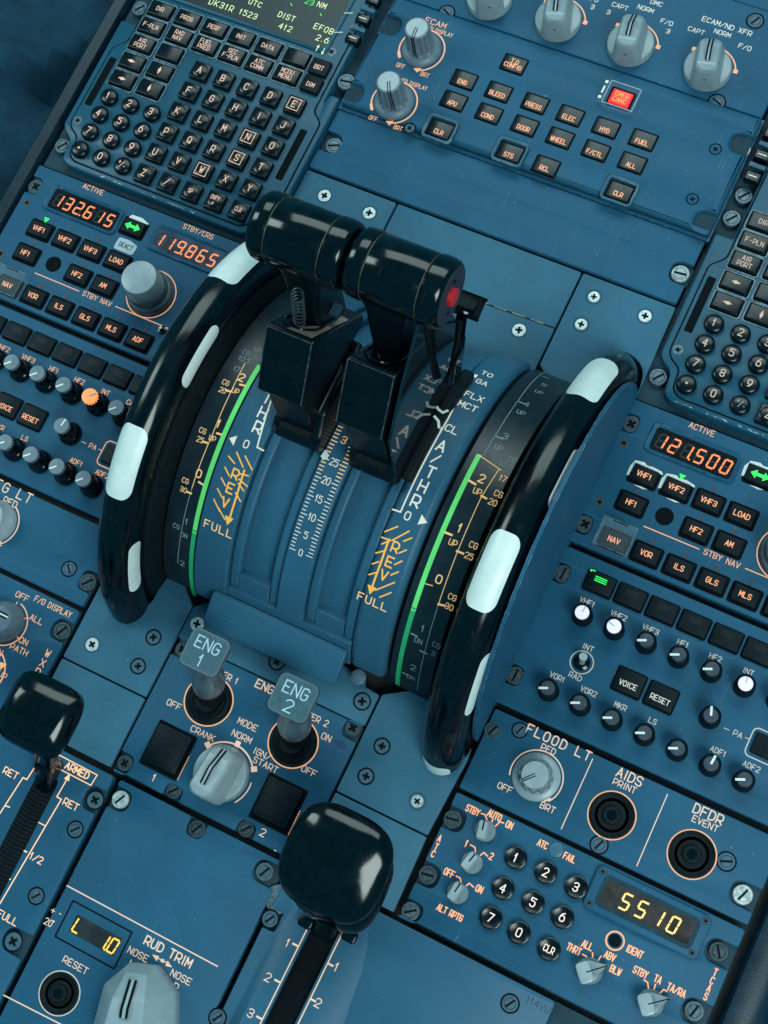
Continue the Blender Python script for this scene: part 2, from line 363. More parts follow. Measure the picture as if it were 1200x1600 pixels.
def cached(key, fn):
    if key not in CACHE: CACHE[key] = fn()
    return CACHE[key]
# ------------------------------------------------------------------ stroke lettering
GL = {'A': '00 26 40|12 32', 'B': '00 06|~06 36 45 44 33 03|~03 33 42 41 30 00', 'C': '~45 36 16 05 01 10 30 41', 'D': '00 06|~06 26 45 41 20 00',
 'E': '46 06 00 40|03 33', 'F': '46 06 00|03 33', 'G': '~45 36 16 05 01 10 30 41 43|43 23', 'H': '00 06|40 46|03 43', 'I': '20 26',
 'J': '~46 41 30 10 01', 'K': '06 00|46 02|13 40', 'L': '06 00 40', 'M': '00 06 22 46 40', 'N': '00 06 40 46', 'O': '~z10 30 41 45 36 16 05 01',
 'P': '00 06|~06 36 45 43 32 02', 'Q': '~z10 30 41 45 36 16 05 01|22 40', 'R': '00 06|~06 36 45 43 32 02|22 40',
 'S': '~45 36 16 05 04 13 33 42 41 30 10 01', 'T': '06 46|26 20', 'U': '~06 01 10 30 41 46', 'V': '06 20 46', 'W': '06 10 24 30 46',
 'X': '00 46|06 40', 'Y': '06 23 46|23 20', 'Z': '06 46 00 40', '0': '~z10 30 41 45 36 16 05 01', '1': '14 26 20', '2': '~05 16 36 45 44 33 00|00 40',
 '3': '~05 16 36 45 44 33 13|~13 33 42 41 30 10 01', '4': '30 36 02 42', '5': '46 06 04|~04 34 43 41 30 10 01', '6': '~36 15 03 01|~z10 30 41 43 34 14 03 01',
 '7': '06 46 10', '8': '~z13 33 44 45 36 16 05 04|~z10 30 41 42 33 13 02 01', '9': '~z12 32 43 45 36 16 05 03|~43 31 10', '/': '00 46', '-': '13 33',
 '+': '03 43|21 25', '.': '20 20', '&': '~40 05 16 25 01 10 30 42', ' ': '', '_': '00 40', '"': '15 34|24 43', '>': '03 43', 'o': '~z15 25 26 16', '^': '20 26|14 26 34', '!': '20 26|12 20 32',
 'd': '~z00 40 24'}
NARROW = {'I': 0.35, '1': 0.62, '.': 0.32, ' ': 0.7}
def chaikin(P, closed, it=2):
    for _ in range(it):
        Q = [] if closed else [P[0]]
        rng = range(len(P)) if closed else range(len(P)-1)
        for i in rng:
            a, b = P[i], P[(i+1) % len(P)]
            Q.append((a[0]*.75+b[0]*.25, a[1]*.75+b[1]*.25)); Q.append((a[0]*.25+b[0]*.75, a[1]*.25+b[1]*.75))
        if not closed: Q = [P[0]]+Q[1:-1]+[P[-1]]
        P = Q
    return P
def T(mb, s, c, h, z=0.12, ang=0, wf=1.0, sw=None, align='c', gap=0.27, xf=None, mirror=False):
    """stroke text centred on c (vertical middle), capital height h"""
    k = h/6.0; gw = 4*k*wf; sp = gap*h*wf; sw = sw or h*0.138
    adv = [(NARROW.get(ch, 1.0)*gw if ch != 'I' else 0.35*gw)+sp for ch in s]; tot = sum(adv)-sp
    x = -tot/2 if align == 'c' else (0 if align == 'l' else -tot)
    ca, sa = math.cos(ang), math.sin(ang)
    for ch, ad in zip(s, adv):
        cw = ad-sp
        for st in GL.get(ch, '').split('|'):
            if not st: continue
            sm = st.startswith('~'); st = st.lstrip('~'); cl = st.startswith('z'); st = st.lstrip('z')
            P = [(int(t[0]), int(t[1])) for t in st.split()]
            if sm: P = chaikin(P, cl, 2)
            off = (cw-gw)/2
            pts = []
            if ch == '.':
                P = [(1.75, 0.3), (2.25, 0.3)]
            for px, py in P:
                u = x+off+px*k*wf; v = py*k-h/2
                if mirror: u = -u
                pts.append((c[0]+u*ca-v*sa, c[1]+u*sa+v*ca))
            mb.ribbon(pts, sw, z, cl, xf)
        x += ad
    return mb
SEG = {'0': 'abcdef', '1': 'bc', '2': 'abged', '3': 'abgcd', '5': 'afgcd', '6': 'afgedc', '8': 'abcdefg', '9': 'abcdfg', 'L': 'def', ' ': '', '4': 'fgbc'}
def seg7(mb, s, c, h, pitch, z, sl=0.12):
    w_ = h*0.52; t = h*0.125; chars = []
    for ch in s:
        if ch == '.': chars[-1] = (chars[-1][0], True)
        else: chars.append((ch, False))
    x = c[0]-pitch*(len(chars)-1)/2
    g = t*0.62
    for ch, dot in chars:
        H = h/2
        sp = {'a': ((-w_/2+g, H), (w_/2-g, H)), 'd': ((-w_/2+g, -H), (w_/2-g, -H)), 'g': ((-w_/2+g, 0), (w_/2-g, 0)), 'f': ((-w_/2, H-g), (-w_/2, g)),
              'b': ((w_/2, H-g), (w_/2, g)), 'e': ((-w_/2, -g), (-w_/2, -H+g)), 'c': ((w_/2, -g), (w_/2, -H+g))}
        for q in SEG[ch]:
            (x0, y0), (x1, y1) = sp[q]; mb.ribbon([(x+x0+sl*y0, c[1]+y0), (x+x1+sl*y1, c[1]+y1)], t, z)
        if dot: mb.flat(rrect(x+w_/2+t*1.1-sl*H, c[1]-H, t*1.1, t*1.1, t*.4, 2), z)
        x += pitch
# ------------------------------------------------------------------ small hardware
def fastener(parent, X, Y, z=0, r=4.3, ang=None, kind='screw', mname='screw', ring=True):
    """slotted quarter turn fastener or cross head screw; slot is a sub-part"""
    if not vis(X, Y, z): return
    def mk():
        b = MB(); b.lathe([(r, -3), (r, 0.1), (r*0.93, 0.55), (r*0.74, 0.62), (r*0.70, 0.25), (r*0.66, 0.25), (r*0.60, 0.7), (0.3, 0.8)] if kind == 'screw' else [(r, -2), (r, 0.05), (r*0.94, 0.35), (0.3, 0.42)], n=28)
        return b.mesh('screw')
    def mks():
        b = MB()
        if kind == 'cross':
            q = r*0.52; t = r*0.17
            b.flat([(-t, -q), (t, -q), (t, -t), (q, -t), (q, t), (t, t), (t, q), (-t, q), (-t, t), (-q, t), (-q, -t), (-t, -t)], 0)
        else: b.flat(rrect(0, 0, r*1.35, r*0.22, 0.1, 2), 0)
        return b.mesh('slot', smooth=False)
    def mkr():
        b = MB(); b.arc((0, 0), r+0.35, 0, 360, 0.8, 0, 28); return b.mesh('screw_seat', smooth=False)
    o = part('screw', cached(('scr', r, kind), mk), mname, parent, (X, Y, z))
    if mname == 'screwp': part('screw_seat', cached(('sct', r), mkr), 'slot', o, (X, Y, z+0.42))
    a = random.uniform(0, 3.1) if ang is None else ang
    part('slot', cached(('slt', r, kind), mks), 'slot', o, (X, Y, z+(0.98 if kind == 'screw' else 0.5)), rz=a)
def flushring(mb, X, Y, r, z=0.1):
    mb.arc((X, Y), r, 0, 360, 0.45, z)
def key_mesh(w_, h_, hh, rr=0.8, dome=0):
    def mk():
        b = MB(); b.prism(rrect(0, 0, w_, h_, rr, 3), -1.5, hh, 0.8)
        if dome:
            z = hh; rd = dome
            b.lathe([(rd, z-0.3), (rd*0.97, z+0.35), (rd*0.86, z+0.75), (rd*0.5, z+1.0), (0.2, z+1.08)], n=24)
        return b.mesh('key')
    return cached(('key', w_, h_, hh, rr, dome), mk)
def key(parent, X, Y, w_, h_, hh, legend=None, lh=2.4, m='key', lm='hot', dome=0, boxed=False, name='key', dy=0, wf=0.8, recess=1.0, label=None):
    if not vis(X, Y, hh): return None
    if recess:
        pass
    k = part(name, key_mesh(w_, h_, hh, 0.9, dome), m, parent, (X, Y, 0), label=label)
    zt = hh+(1.15 if dome else 0.12)
    if legend:
        b = MB(); ls = legend.split('\n'); n = len(ls)
        for i, t in enumerate(ls): T(b, t, (0, dy+((n-1)/2-i)*lh*1.32), lh, 0, wf=wf)
        if boxed:
            q = lh*0.92; b.ribbon([(-q, -q), (q, -q), (q, q), (-q, q)], lh*0.13, 0, True)
        part('legend', b.mesh('legend', smooth=False), lm, k, (X, Y, zt))
    return k
def bezel(parent, rects, grow=0.9, z=0.06, m='slot', name='key_gap'):
    b = MB()
    for X, Y, w_, h_, r in rects:
        if vis(X, Y): b.flat(rrect(X, Y, w_+2*grow, h_+2*grow, r+grow*0.6, 3), z)
    if b.f: part(name, b, m, parent)
def panel(name, label, cat, x0, x1, y0, y1, notches=(), th=8, m='paint', group=None, face='faceplate', flange=True, z=0, bev=0.7, r=1.5):
    t = thing(name, label, cat, ((x0+x1)/2, (y0+y1)/2, z-th), group)
    if flange:
        b = MB(); b.prism(rrect((x0+x1)/2, (y0+y1)/2, x1-x0, y1-y0, 1, 2), z-th-6, z-3.0, 0.3); part('mounting_plate', b, 'flange', t)
    b = MB(); b.prism(notched(x0, x1, y0, y1, notches, r), z-3.05, z, bev); part(face, b, m, t)
    return t
def lettering(parent, items, m='amber', z=0.12, name='lettering', extra=None):
    b = MB()
    for it in items:
        s, X, Y, h = it[:4]; kw = it[4] if len(it) > 4 else {}
        T(b, s, (X, Y), h, z, **kw)
    if extra: extra(b)
    if b.f: return part(name, b, m, parent)
def P2(px, py, z=0): return at(px, py, z)
def L(s, px, py, h, **kw): X, Y = at(px, py); return (s, X, Y, h*(0.86 if h >= 3.8 else 1), kw)
def polyline(b, pxs, w_=0.5, z=0.12, closed=False): b.ribbon([at(*q) for q in pxs], w_, z, closed)
# ================================================================== the setting
b = MB(); b.prism([(-32, -480), (590, -480), (590, 420), (-32, 420)], -40, -13)
o = part('pedestal_floor', b, 'base', None); o['kind'] = 'structure'
b = MB()                                                             # soft dark cloth left of the pedestal
nx, ny = 46, 46
def hill(x, y): 
    u = (x+40)/330.0
    return -46+12*math.sin(0.021*(x*0.6+y)+1.0)+6*math.sin(0.047*(y-0.9*x))+4*math.sin(0.09*(x+0.35*y)+2)+16*math.exp(-((y-0.9*x-262)/11)**2)-13*math.exp(-((y-0.9*x-236)/9)**2)+13*math.exp(-((y-1.6*x-330)/9)**2)+10*math.exp(-((y-0.2*x-190)/8)**2)-8*math.exp(-((y-0.2*x-172)/8)**2)-26*max(0, 1+u*4.2)
for j in range(ny+1):
    for i in range(nx+1):
        x = -360+i*(310/nx); y = -260+j*(760/ny); b.v.append((x, y, hill(x, y)))
for j in range(ny):
    for i in range(nx): a = j*(nx+1)+i; b.f.append([a, a+1, a+nx+2, a+nx+1])
t = part('dark_cloth', b, 'fabric', None); t['label'] = 'dark blue folded cloth lying beside the left edge of the console'; t['category'] = 'cloth'
sm = t.modifiers.new('subdivide', 'SUBSURF'); sm.levels = sm.render_levels = 1
def rail(X0, X1, name, label, zt=-1):
    b = MB(); rings = []
    for y in (-460, 420):
        rings.append([(X0, y, -80), (X1, y, -80), (X1, y, zt-4), (X1-(2 if X1 > X0 else -2), y, zt-1), ((X0+X1)/2, y, zt), (X0+(5 if X1 > X0 else -5), y, zt-5), (X0, y, zt-14)])
    b.loft(rings); o = part(name, b, 'rail', None); o['label'] = label; o['category'] = 'rail'
rail(-47, -29, 'edge_rail', 'dark edge rail running along the left side of the console next to the cloth', -3)
rail(606, 580, 'edge_rail', 'dark edge rail at the lower right corner of the picture beside the transponder panel', -2)
b = MB()
b.prism([(606, -460), (900, -460), (900, 100), (606, 100)], -90, -70)
o = part('cockpit_floor', b, 'slot', None); o['kind'] = 'structure'
# ================================================================== cover plates
PG = 'painted cover plates around the levers'
def plate(label, poly, screws, name='cover_plate', z0=-3, r=1.0, m='plate', extra=None, ztop=0):
    cx = sum(p[0] for p in poly)/len(poly); cy = sum(p[1] for p in poly)/len(poly)
    t = thing(name, label, 'cover plate', (cx, cy, z0), PG)
    b = MB(); b.prism(rounded(poly, r, 4), z0, ztop, 0.35); part('plate', b, m, t)
    for sc in screws:
        X, Y = at(sc[0], sc[1], ztop)
        mk = sc[2]; fastener(t, X, Y, ztop, sc[3] if len(sc) > 3 else 4.2, kind='cross', mname=mk)
        bb = MB(); flushring(bb, X, Y, 4.7, ztop+0.08); part('screw_recess', bb, 'flange', t)
    if extra: extra(t)
    return t
def arcpts(cx, cy, rx, ry, a0, a1, n=10): return [(cx+rx*math.cos(math.radians(a0+(a1-a0)*i/n)), cy+ry*math.sin(math.radians(a0+(a1-a0)*i/n))) for i in range(n+1)]
plate('cover plate at the rear end of the left trim wheel, screwed down', [(153.5, -197.6), (212, -197.6), (212.3, -137), (191, -119)]+arcpts(172.5, -141, 16, 16.5, 10, -180)+[(153.5, -128)], [(144, 1007, 'screwb'), (240, 996, 'screwp'), (216, 1041, 'screwp')])
plate('cover plate at the rear end of the right trim wheel, below its rim', [(340.3, -197.6), (398.3, -197.6), (400, -166), (401, -150)]+arcpts(386, -143, 14, 15.5, 0, -180)+[(371, -128), (359.5, -125), (340.3, -137)], [(597, 1166, 'screwp'), (572, 1213, 'screwp'), (652, 1252, 'screwb', 3.6)])
plate('plain blank plate left of the second black square cover, with no screws', [(153.5, -243), (212, -243), (212, -198.6), (153.5, -198.6)], [])
plate('plain blank plate behind the large black knob at the bottom', [(340.3, -243.5), (399, -243.5), (398.3, -198.6), (340.3, -198.6)], [])
plate('cover plate around the front end of the right trim wheel with three bright screws', [(340.3, 147.6), (340.3, 83), (356, 71), (372, 70)]+arcpts(386, 95, 14.5, 15, 180, 0)+[(401.5, 88), (400.5, 147.6)], [(928, 464, 'screwb', 3.6), (908, 507, 'screwb', 3.8), (1008, 494, 'screwb', 4.0)])
plate('cover plate with two bright screws just behind the left black grip', [(147.5, 147.6), (211.8, 147.6), (211.8, 92), (194, 75), (188, 72)]+arcpts(172, 95, 14.5, 15, 0, 180)+[(147.5, 88)], [(507, 306, 'screwb', 4.3), (577, 333, 'screwb', 4.2)])
def seam(t):
    b = MB()
    for a, c in (((723, 462), (867, 513)), ): b.ribbon([at(*a), at(*c)], 0.8, 0.15)
    part('seam', b, 'slot', t)
    b = MB(); pts = [at(725+i*9.5, 462+i*3.35) for i in range(15)]
    for i in range(0, 14, 1):
        if i % 3 != 1: b.ribbon([pts[i], pts[i+1]], 0.28+0.3*random.random(), 0.2)
    part('worn_seam_edge', b, 'goldwear', t)
plate('wide plain cover plate in front of the grips, crossed by a worn yellowish seam', [(213.2, 68), (338.9, 68), (338.9, 147.6), (213.2, 147.6)], [(811, 516, 'screwb', 4.3)], extra=seam)
# ================================================================== switching panel, control panel and ledge at the top
def ledge():
    t = panel('blank_ledge', 'smooth blank strip in front of the screws, below the display control panel', 'panel', 147.5, 400, 149.2, 193.5, [('l', 170, 13, 14), ('r', 169, 12, 14)], z=1.5, flange=False)
    fastener(t, *at(522, 228), 0, 5.6, 0.4, mname='screw'); fastener(t, *at(1063, 428), 0, 5.6, 0.1, mname='screwm')
    b = MB(); b.prism(rrect(156, 170, 16, 15, 3), -8, -2); b.prism(rrect(394, 169, 14, 15, 3), -8, -2); part('screw_seat', b, 'flange', t)
ledge()
ZE = 8
def E(px, py): return at(px, py, ZE)
def ring_knob(parent, px, py, ptr, z=0, rb=14.5, h=26, rt=8.6):
    """fluted dimmer knob with skirt and pointer groove"""
    X, Y = at(px, py, z)
    b = MB(); b.lathe([(rb, 0), (rb, 1.6), (rb-1.2, 3.2), (rb-3.2, 4.2), (rt+0.8, 5.0), (rt+0.4, 6.0), (rt-0.2, h-1.5), (rt-0.9, h-0.5), (rt-1.6, h), (0.3, h)], n=72, flute=12, fd=0.13, fz=(5.5, h-1.4))
    k = part('dimmer_knob', b, 'fluted', parent, (X, Y, z))
    ang = math.atan2(ptr[1], ptr[0])
    b = MB(); c, s_ = math.cos(ang), math.sin(ang)
    def off(u, v, zz): return (u*c-v*s_, u*s_+v*c, zz)
    for v in (-0.75, 0.75):
        b.quad([off(0, v-0.3, h+0.15), off(rt-0.5, v-0.3, h+0.1), off(rt-0.5, v+0.3, h+0.1), off(0, v+0.3, h+0.15)])
        b.quad([off(rt-0.45, v-0.3, h+0.1), off(rt+0.9, v-0.3, 5.6), off(rt+0.9, v+0.3, 5.6), off(rt-0.45, v+0.3, h+0.1)])
    part('pointer', b, 'slot', k, (X, Y, z))
    b = MB(); b.lathe([(rt-1.9, h-0.2), (rt-1.9, h+0.12), (0.3, h+0.12)], n=32); part('knob_cap', b, 'grey2', k, (X, Y, z-0.05))
    return X, Y
def selector(parent, px, py, toward, z=0, s=1.0, m='grey', name='selector_knob', hole=True, base=None):
    X, Y = at(px, py, z) if base is None else base
    tx, ty = at(*toward, z); ang = math.atan2(ty-Y, tx-X)-math.pi/2
    zt = 25*s
    def zf(x, y, z_): 
        top = zt-max(0, (y-1*s))*0.75-max(0, (-y-13*s))*0.6
        return (x, y, min(z_, top))
    b = MB(); b.lathe([(15.2*s, 0), (15.2*s, 3.5*s), (14.6*s, 5*s), (13*s, 5.6*s), (0.3, 5.6*s)], n=44)
    k = part(name, b, m, parent, (X, Y, z), rz=ang)
    b = MB(); rings = []
    for zz, w_, l_ in ((5*s, 19*s, 30*s), (8*s, 18.4*s, 30*s), (zt-3*s, 14.5*s, 28.5*s), (zt-0.8*s, 13.2*s, 27.6*s), (zt, 11.4*s, 26.4*s)):
        rings.append([zf(x, y, zz-(0 if zz < zt-4 else 0)) for x, y in rrect(0, -1.0*s, w_, l_, 4.6*s, 5)])
    # lower the top rings together so that the front slopes
    out = []
    for j, (zz, ring) in enumerate(zip((5*s, 8*s, zt-3*s, zt-0.8*s, zt), rings)):
        out.append([(x, y, 5*s+(zz-5*s)*((min(zt, zt-max(0, y-1*s)*0.75-max(0, -y-11*s)*0.35)-5*s)/(zt-5*s))) for x, y, _ in ring])
    # close the top with a grid fan
    b.loft(out, True, False)
    top = out[-1]; n0 = len(b.v); nl = len(top)
    ys = [min(p[1] for p in top)+i*(max(p[1] for p in top)-min(p[1] for p in top))/8 for i in range(9)]
    for t_ in tessellate_polygon([[Vector((p[0], p[1], 0)) for p in top]]):
        a, c, d = t_
        P = [Vector(top[i]) for i in (a, c, d)]; nn = (P[1]-P[0]).cross(P[2]-P[0])
        b.quad([top[i] for i in ((a, c, d) if nn.z > 0 else (a, d, c))])
    g = b.mesh('grip', ang=50)
    gr = part('grip', g, m, k, (X, Y, z))
    b = MB()
    def xf(x, y, z_): return (x, y, z_+min(zt, zt-max(0, y-1*s)*0.75)-zt)
    for v in (-1.1*s, 1.1*s): b.ribbon([(v, -8*s), (v, 0.9*s), (v, 1.5*s), (v, 11.8*s)], 0.95*s, zt+0.35*s, xf=xf)
    part('pointer_lines', b, 'slot', gr, (X, Y, z))
    b = MB(); b.ribbon([(0, -8*s), (0, 0.9*s), (0, 1.5*s), (0, 11.8*s)], 0.9*s, zt+0.33*s, xf=xf)
    part('pointer_stripe', b, 'grey2', gr, (X, Y, z))
    if hole:
        b = MB(); b.ribbon([(0, -15.6*s), (0.1, -15.6*s)], 1.6*s, zt*0.5); 
        b = MB(); b.lathe([(1.1*s, -0.4), (1.1*s, 0.2), (0.2, 0.2)], c=(0, -15.2*s, 15*s), n=12); part('set_screw', b, 'screw', gr, (X, Y, z))
    return X, Y
# --- display switching panel
t = panel('display_switching_panel', 'blue panel at the top edge with a row of grey rotary selector knobs', 'control panel', 147.5, 400, 281, 352, [], z=ZE-4, face='faceplate')
fastener(t, *at(698, 20, ZE-4), ZE-4, 5.0, 2.7, mname='screwp'); fastener(t, *at(1120, 160, ZE-4), ZE-4, 5.0, 2.75, mname='screwp'); fastener(t, *at(1180, 33, ZE-4), ZE-4, 4.9, 1.1, mname='screwp')
for q, tw in (((872, 34), (880, -30)), ((985, 72), (1002, 5)), ((1105, 110), (1117, 45)), ((765, 0), (760, -60))):
    selector(t, *q, tw, z=ZE-4, s=0.98)
def exs(b):
    for (px, py) in ((872, 34), (985, 72), (1105, 110)):
        X, Y = at(px, py, ZE-4); b.arc((X, Y), 17.3, 18, 140, 0.9, ZE-4+0.12)
        for a in (18, 140): b.flat([(X+17.3*math.cos(math.radians(a))+dx, Y+17.3*math.sin(math.radians(a))+dy) for dx, dy in ((-1.4, -1.4), (1.4, -1.4), (1.4, 1.4), (-1.4, 1.4))], ZE-4+0.14)
zz = ZE-4
def Ls(s, px, py, h, **kw): X, Y = at(px, py, zz); return (s, X, Y, h, kw)
lettering(t, [Ls('3', 926, 11, 3.1), Ls('CAPT', 969, 10, 3.0), Ls('3', 951, 19, 3.0), Ls('DMC', 1026, 5, 3.0), Ls('NORM', 1009, 14, 3.0), Ls('F/O', 1042, 35, 3.0), Ls('3', 1044, 49, 3.0),
   Ls('F/O', 926, -2, 3.0), Ls('ECAM/ND XFR', 1136, 41, 3.3), Ls('NORM', 1129, 52, 3.0), Ls('CAPT', 1088, 48, 3.0), Ls('F/O', 1164, 74, 3.1)], z=zz+0.12, m='cream', extra=None)
b = MB(); exs(b); part('position_arc', b, 'amber', t)
b = MB(); b.prism([(147.5, 352.5), (420, 353.5), (420, 415), (147.5, 415)], -6, 2, 0.5)
o = part('glareshield_lower_panel', b, 'paint', None); o['label'] = 'plain dark blue panel at the top right corner of the picture beyond the knobs'; o['category'] = 'panel'
# --- display control panel
t = panel('display_control_panel', 'blue control panel with two fluted knobs, rows of black keys and one lit red key', 'control panel', 149, 401, 195.5, 279, [('l', 258, 13, 13), ('l', 205, 11, 13), ('r', 259, 12, 13), ('r', 203, 12, 13)], th=12, z=ZE, bev=2.2)
b = MB(); b.prism([(147.5, 193.6), (402, 193.6), (402, 280.8), (147.5, 280.8)], -8, ZE-5.5); part('panel_housing', b, 'paint', t)
for q, mn in (((613, 46), 'screw'), ((555, 158), 'screw'), ((1160, 232), 'screwm'), ((1098, 353), 'screw')): fastener(t, *at(*q, 4), 3, 5.2, 0.8, mname=mn)
for q in ((541, 128),): fastener(t, *at(*q, 3), 3, 5.8, mname='screw')
for q in ((640, 200), (1118, 233), (1082, 311)): fastener(t, *E(*q), ZE-0.4, 3.2, kind='cross', mname='screwp')
kx = {'T.O\nCONFIG': (803, 101), 'ENG': (725, 125), 'BLEED': (779, 144), 'PRESS': (836, 162), 'ELEC': (891, 181), 'HYD': (947, 200), 'FUEL': (1005, 219), 'APU': (709, 158), 'COND': (764, 178), 'DOOR': (820, 197), 'WHEEL': (875, 216),
      'F/CTL': (931, 236), 'ALL': (988, 255), 'CLR': (688, 203), 'STS': (797, 239), 'RCL': (853, 260)}
gap = []
for s_, (px, py) in kx.items():
    X, Y = at(px, py, ZE); gap.append((X, Y, 15.6, 11.6, 0.8))
    k = part('key', key_mesh(15.6, 11.4, 0.9, 0.8), 'key', t, (X, Y, ZE))
    b = MB(); ls = s_.split('\n')
    for i, q in enumerate(ls): T(b, q, (0, (-2.1 if len(ls) == 1 else 0)+((len(ls)-1)/2-i)*3.3), 2.9, 0, wf=0.80, sw=0.42)
    part('legend', b.mesh('legend', smooth=False), 'hot', k, (X, Y, ZE+1.05))
    if len(ls) == 1:
        b = MB()
        for v in (2.0, 3.0, 3.9): b.ribbon([(-2.6, v), (2.6, v)], 0.3, 0)
        part('status_bar', cached('sbar', lambda b=b: b.mesh('status_bar', smooth=False)), 'dullb', k, (X, Y, ZE+1.0))
def exclr(px, py):
    X, Y = at(px, py, ZE); b = MB()
    o_ = rrect(0, 0, 21, 17.5, 3, 4); i_ = rrect(0, 0, 16.8, 13.2, 1.4, 4); n = len(o_)
    b.v += [(x, y, -0.3) for x, y in o_]+[(x*0.97, y*0.97, 1.9) for x, y in o_]+[(x*1.04, y*1.04, 1.9) for x, y in i_]+[(x, y, -0.3) for x, y in i_]
    for j in range(3):
        for i in range(n): b.f.append([j*n+i, j*n+(i+1) % n, (j+1)*n+(i+1) % n, (j+1)*n+i])
    part('key_guard', b, 'frame', t, (X, Y, ZE))
exclr(688, 203); exclr(797, 239)
X, Y = at(968, 300, ZE); exclr(968, 300)
k = part('key', key_mesh(15.6, 11.4, 0.9, 0.8), 'key', t, (X, Y, ZE)); b = MB(); T(b, 'CLR', (0, -2), 2.8, 0, wf=0.8, sw=0.46); part('legend', b.mesh('legend', smooth=False), 'hot', k, (X, Y, ZE+1.05)); gap.append((X, Y, 15.6, 11.6, 0.8))
bezel(t, gap, 0.5, ZE+0.06)
# lit red key under a clear hinged cover
X, Y = at(970, 155, ZE)
k = part('lit_red_key', key_mesh(13.5, 10.6, 1.6, 0.8), 'redlit', t, (X, Y, ZE), label='glowing red key under a clear cover')
b = MB(); T(b, 'EMER', (0, 2.0), 2.8, 0, wf=0.9, sw=0.4); T(b, 'CANC', (0, -1.9), 2.8, 0, wf=0.9, sw=0.4); part('legend', b.mesh('legend', smooth=False), 'orange', k, (X, Y, ZE+1.8))
b = MB(); b.prism(rrect(X, Y, 15.6, 12.6, 1, 2), ZE, ZE+0.8); part('key_gap', b, 'slot', t)
b = MB()
def hollow(b, X, Y, w_, h_, z0, z1, tk):
    for (cx, cy, sx, sy) in ((X, Y+h_/2, w_+tk, tk), (X, Y-h_/2, w_+tk, tk), (X-w_/2, Y, tk, h_-tk-0.05), (X+w_/2, Y, tk, h_-tk-0.05)): b.box((cx, cy, (z0+z1)/2), (sx, sy, z1-z0))
hollow(b, X+0.5, Y, 19.5, 15.5, ZE+0.2, ZE+4.2, 1.0)
b.box((X-11.5, Y, ZE+2.2), (2.6, 14, 3.6))
g = part('clear_cover', b, 'clear', t)
b = MB(); b.box((X-11.8, Y, ZE+4.6), (1.0, 5, 0.6)); b.box((X-11.8, Y+5.6, ZE+4.6), (1.8, 1.8, 0.6)); b.box((X-11.8, Y-5.6, ZE+4.6), (1.8, 1.8, 0.6)); part('hinge_pin', b, 'steel', g)
b = MB(); hollow(b, X+0.5, Y, 19.8, 15.8, ZE+4.25, ZE+4.5, 0.5); part('cover_edge', b, 'wear', g)
# two fluted knobs with arcs
K1 = ring_knob(t, 659, 78, (0.10, -1), ZE, 12.8, 25); K2 = ring_knob(t, 616, 160, (0.55, -1), ZE, 12.8, 25)
b = MB()
for X, Y in (K1, K2):
    b.arc((X, Y), 14.9, 88, -70, 0.95, ZE+0.12); b.arc((X, Y), 14.9, 160, 205, 0.95, ZE+0.12)
    b.ribbon([(X+14.9*math.cos(math.radians(a)), Y+14.9*math.sin(math.radians(a))) for a in (207, 214, 220)], 1.9, ZE+0.14)
    a = math.radians(-76); ex, ey = X+14.9*math.cos(a), Y+14.9*math.sin(a); b.flat([(ex+2, ey+2.4), (ex-3.0, ey+0.4), (ex+0.8, ey-1.6)], ZE+0.15)
part('position_arc', b, 'amber', t)
def Lz(z): return lambda s, px, py, h, **kw: (s, *at(px, py, z), h, kw)
e = Lz(ZE)
lettering(t, [e('ECAM', 681, 36, 3.7, wf=1.12), e('UPPER DISPLAY', 707, 56, 2.7, wf=0.76, align='r'), e('OFF', 626, 103, 2.9, wf=0.75), e('BRT', 664, 117, 2.9, wf=0.75), e('LOWER DISPLAY', 667, 139, 2.7, wf=0.76, align='r'), e('OFF', 583, 185, 2.9, wf=0.75), e('BRT', 622, 200, 2.9, wf=0.75)], z=ZE+0.12)
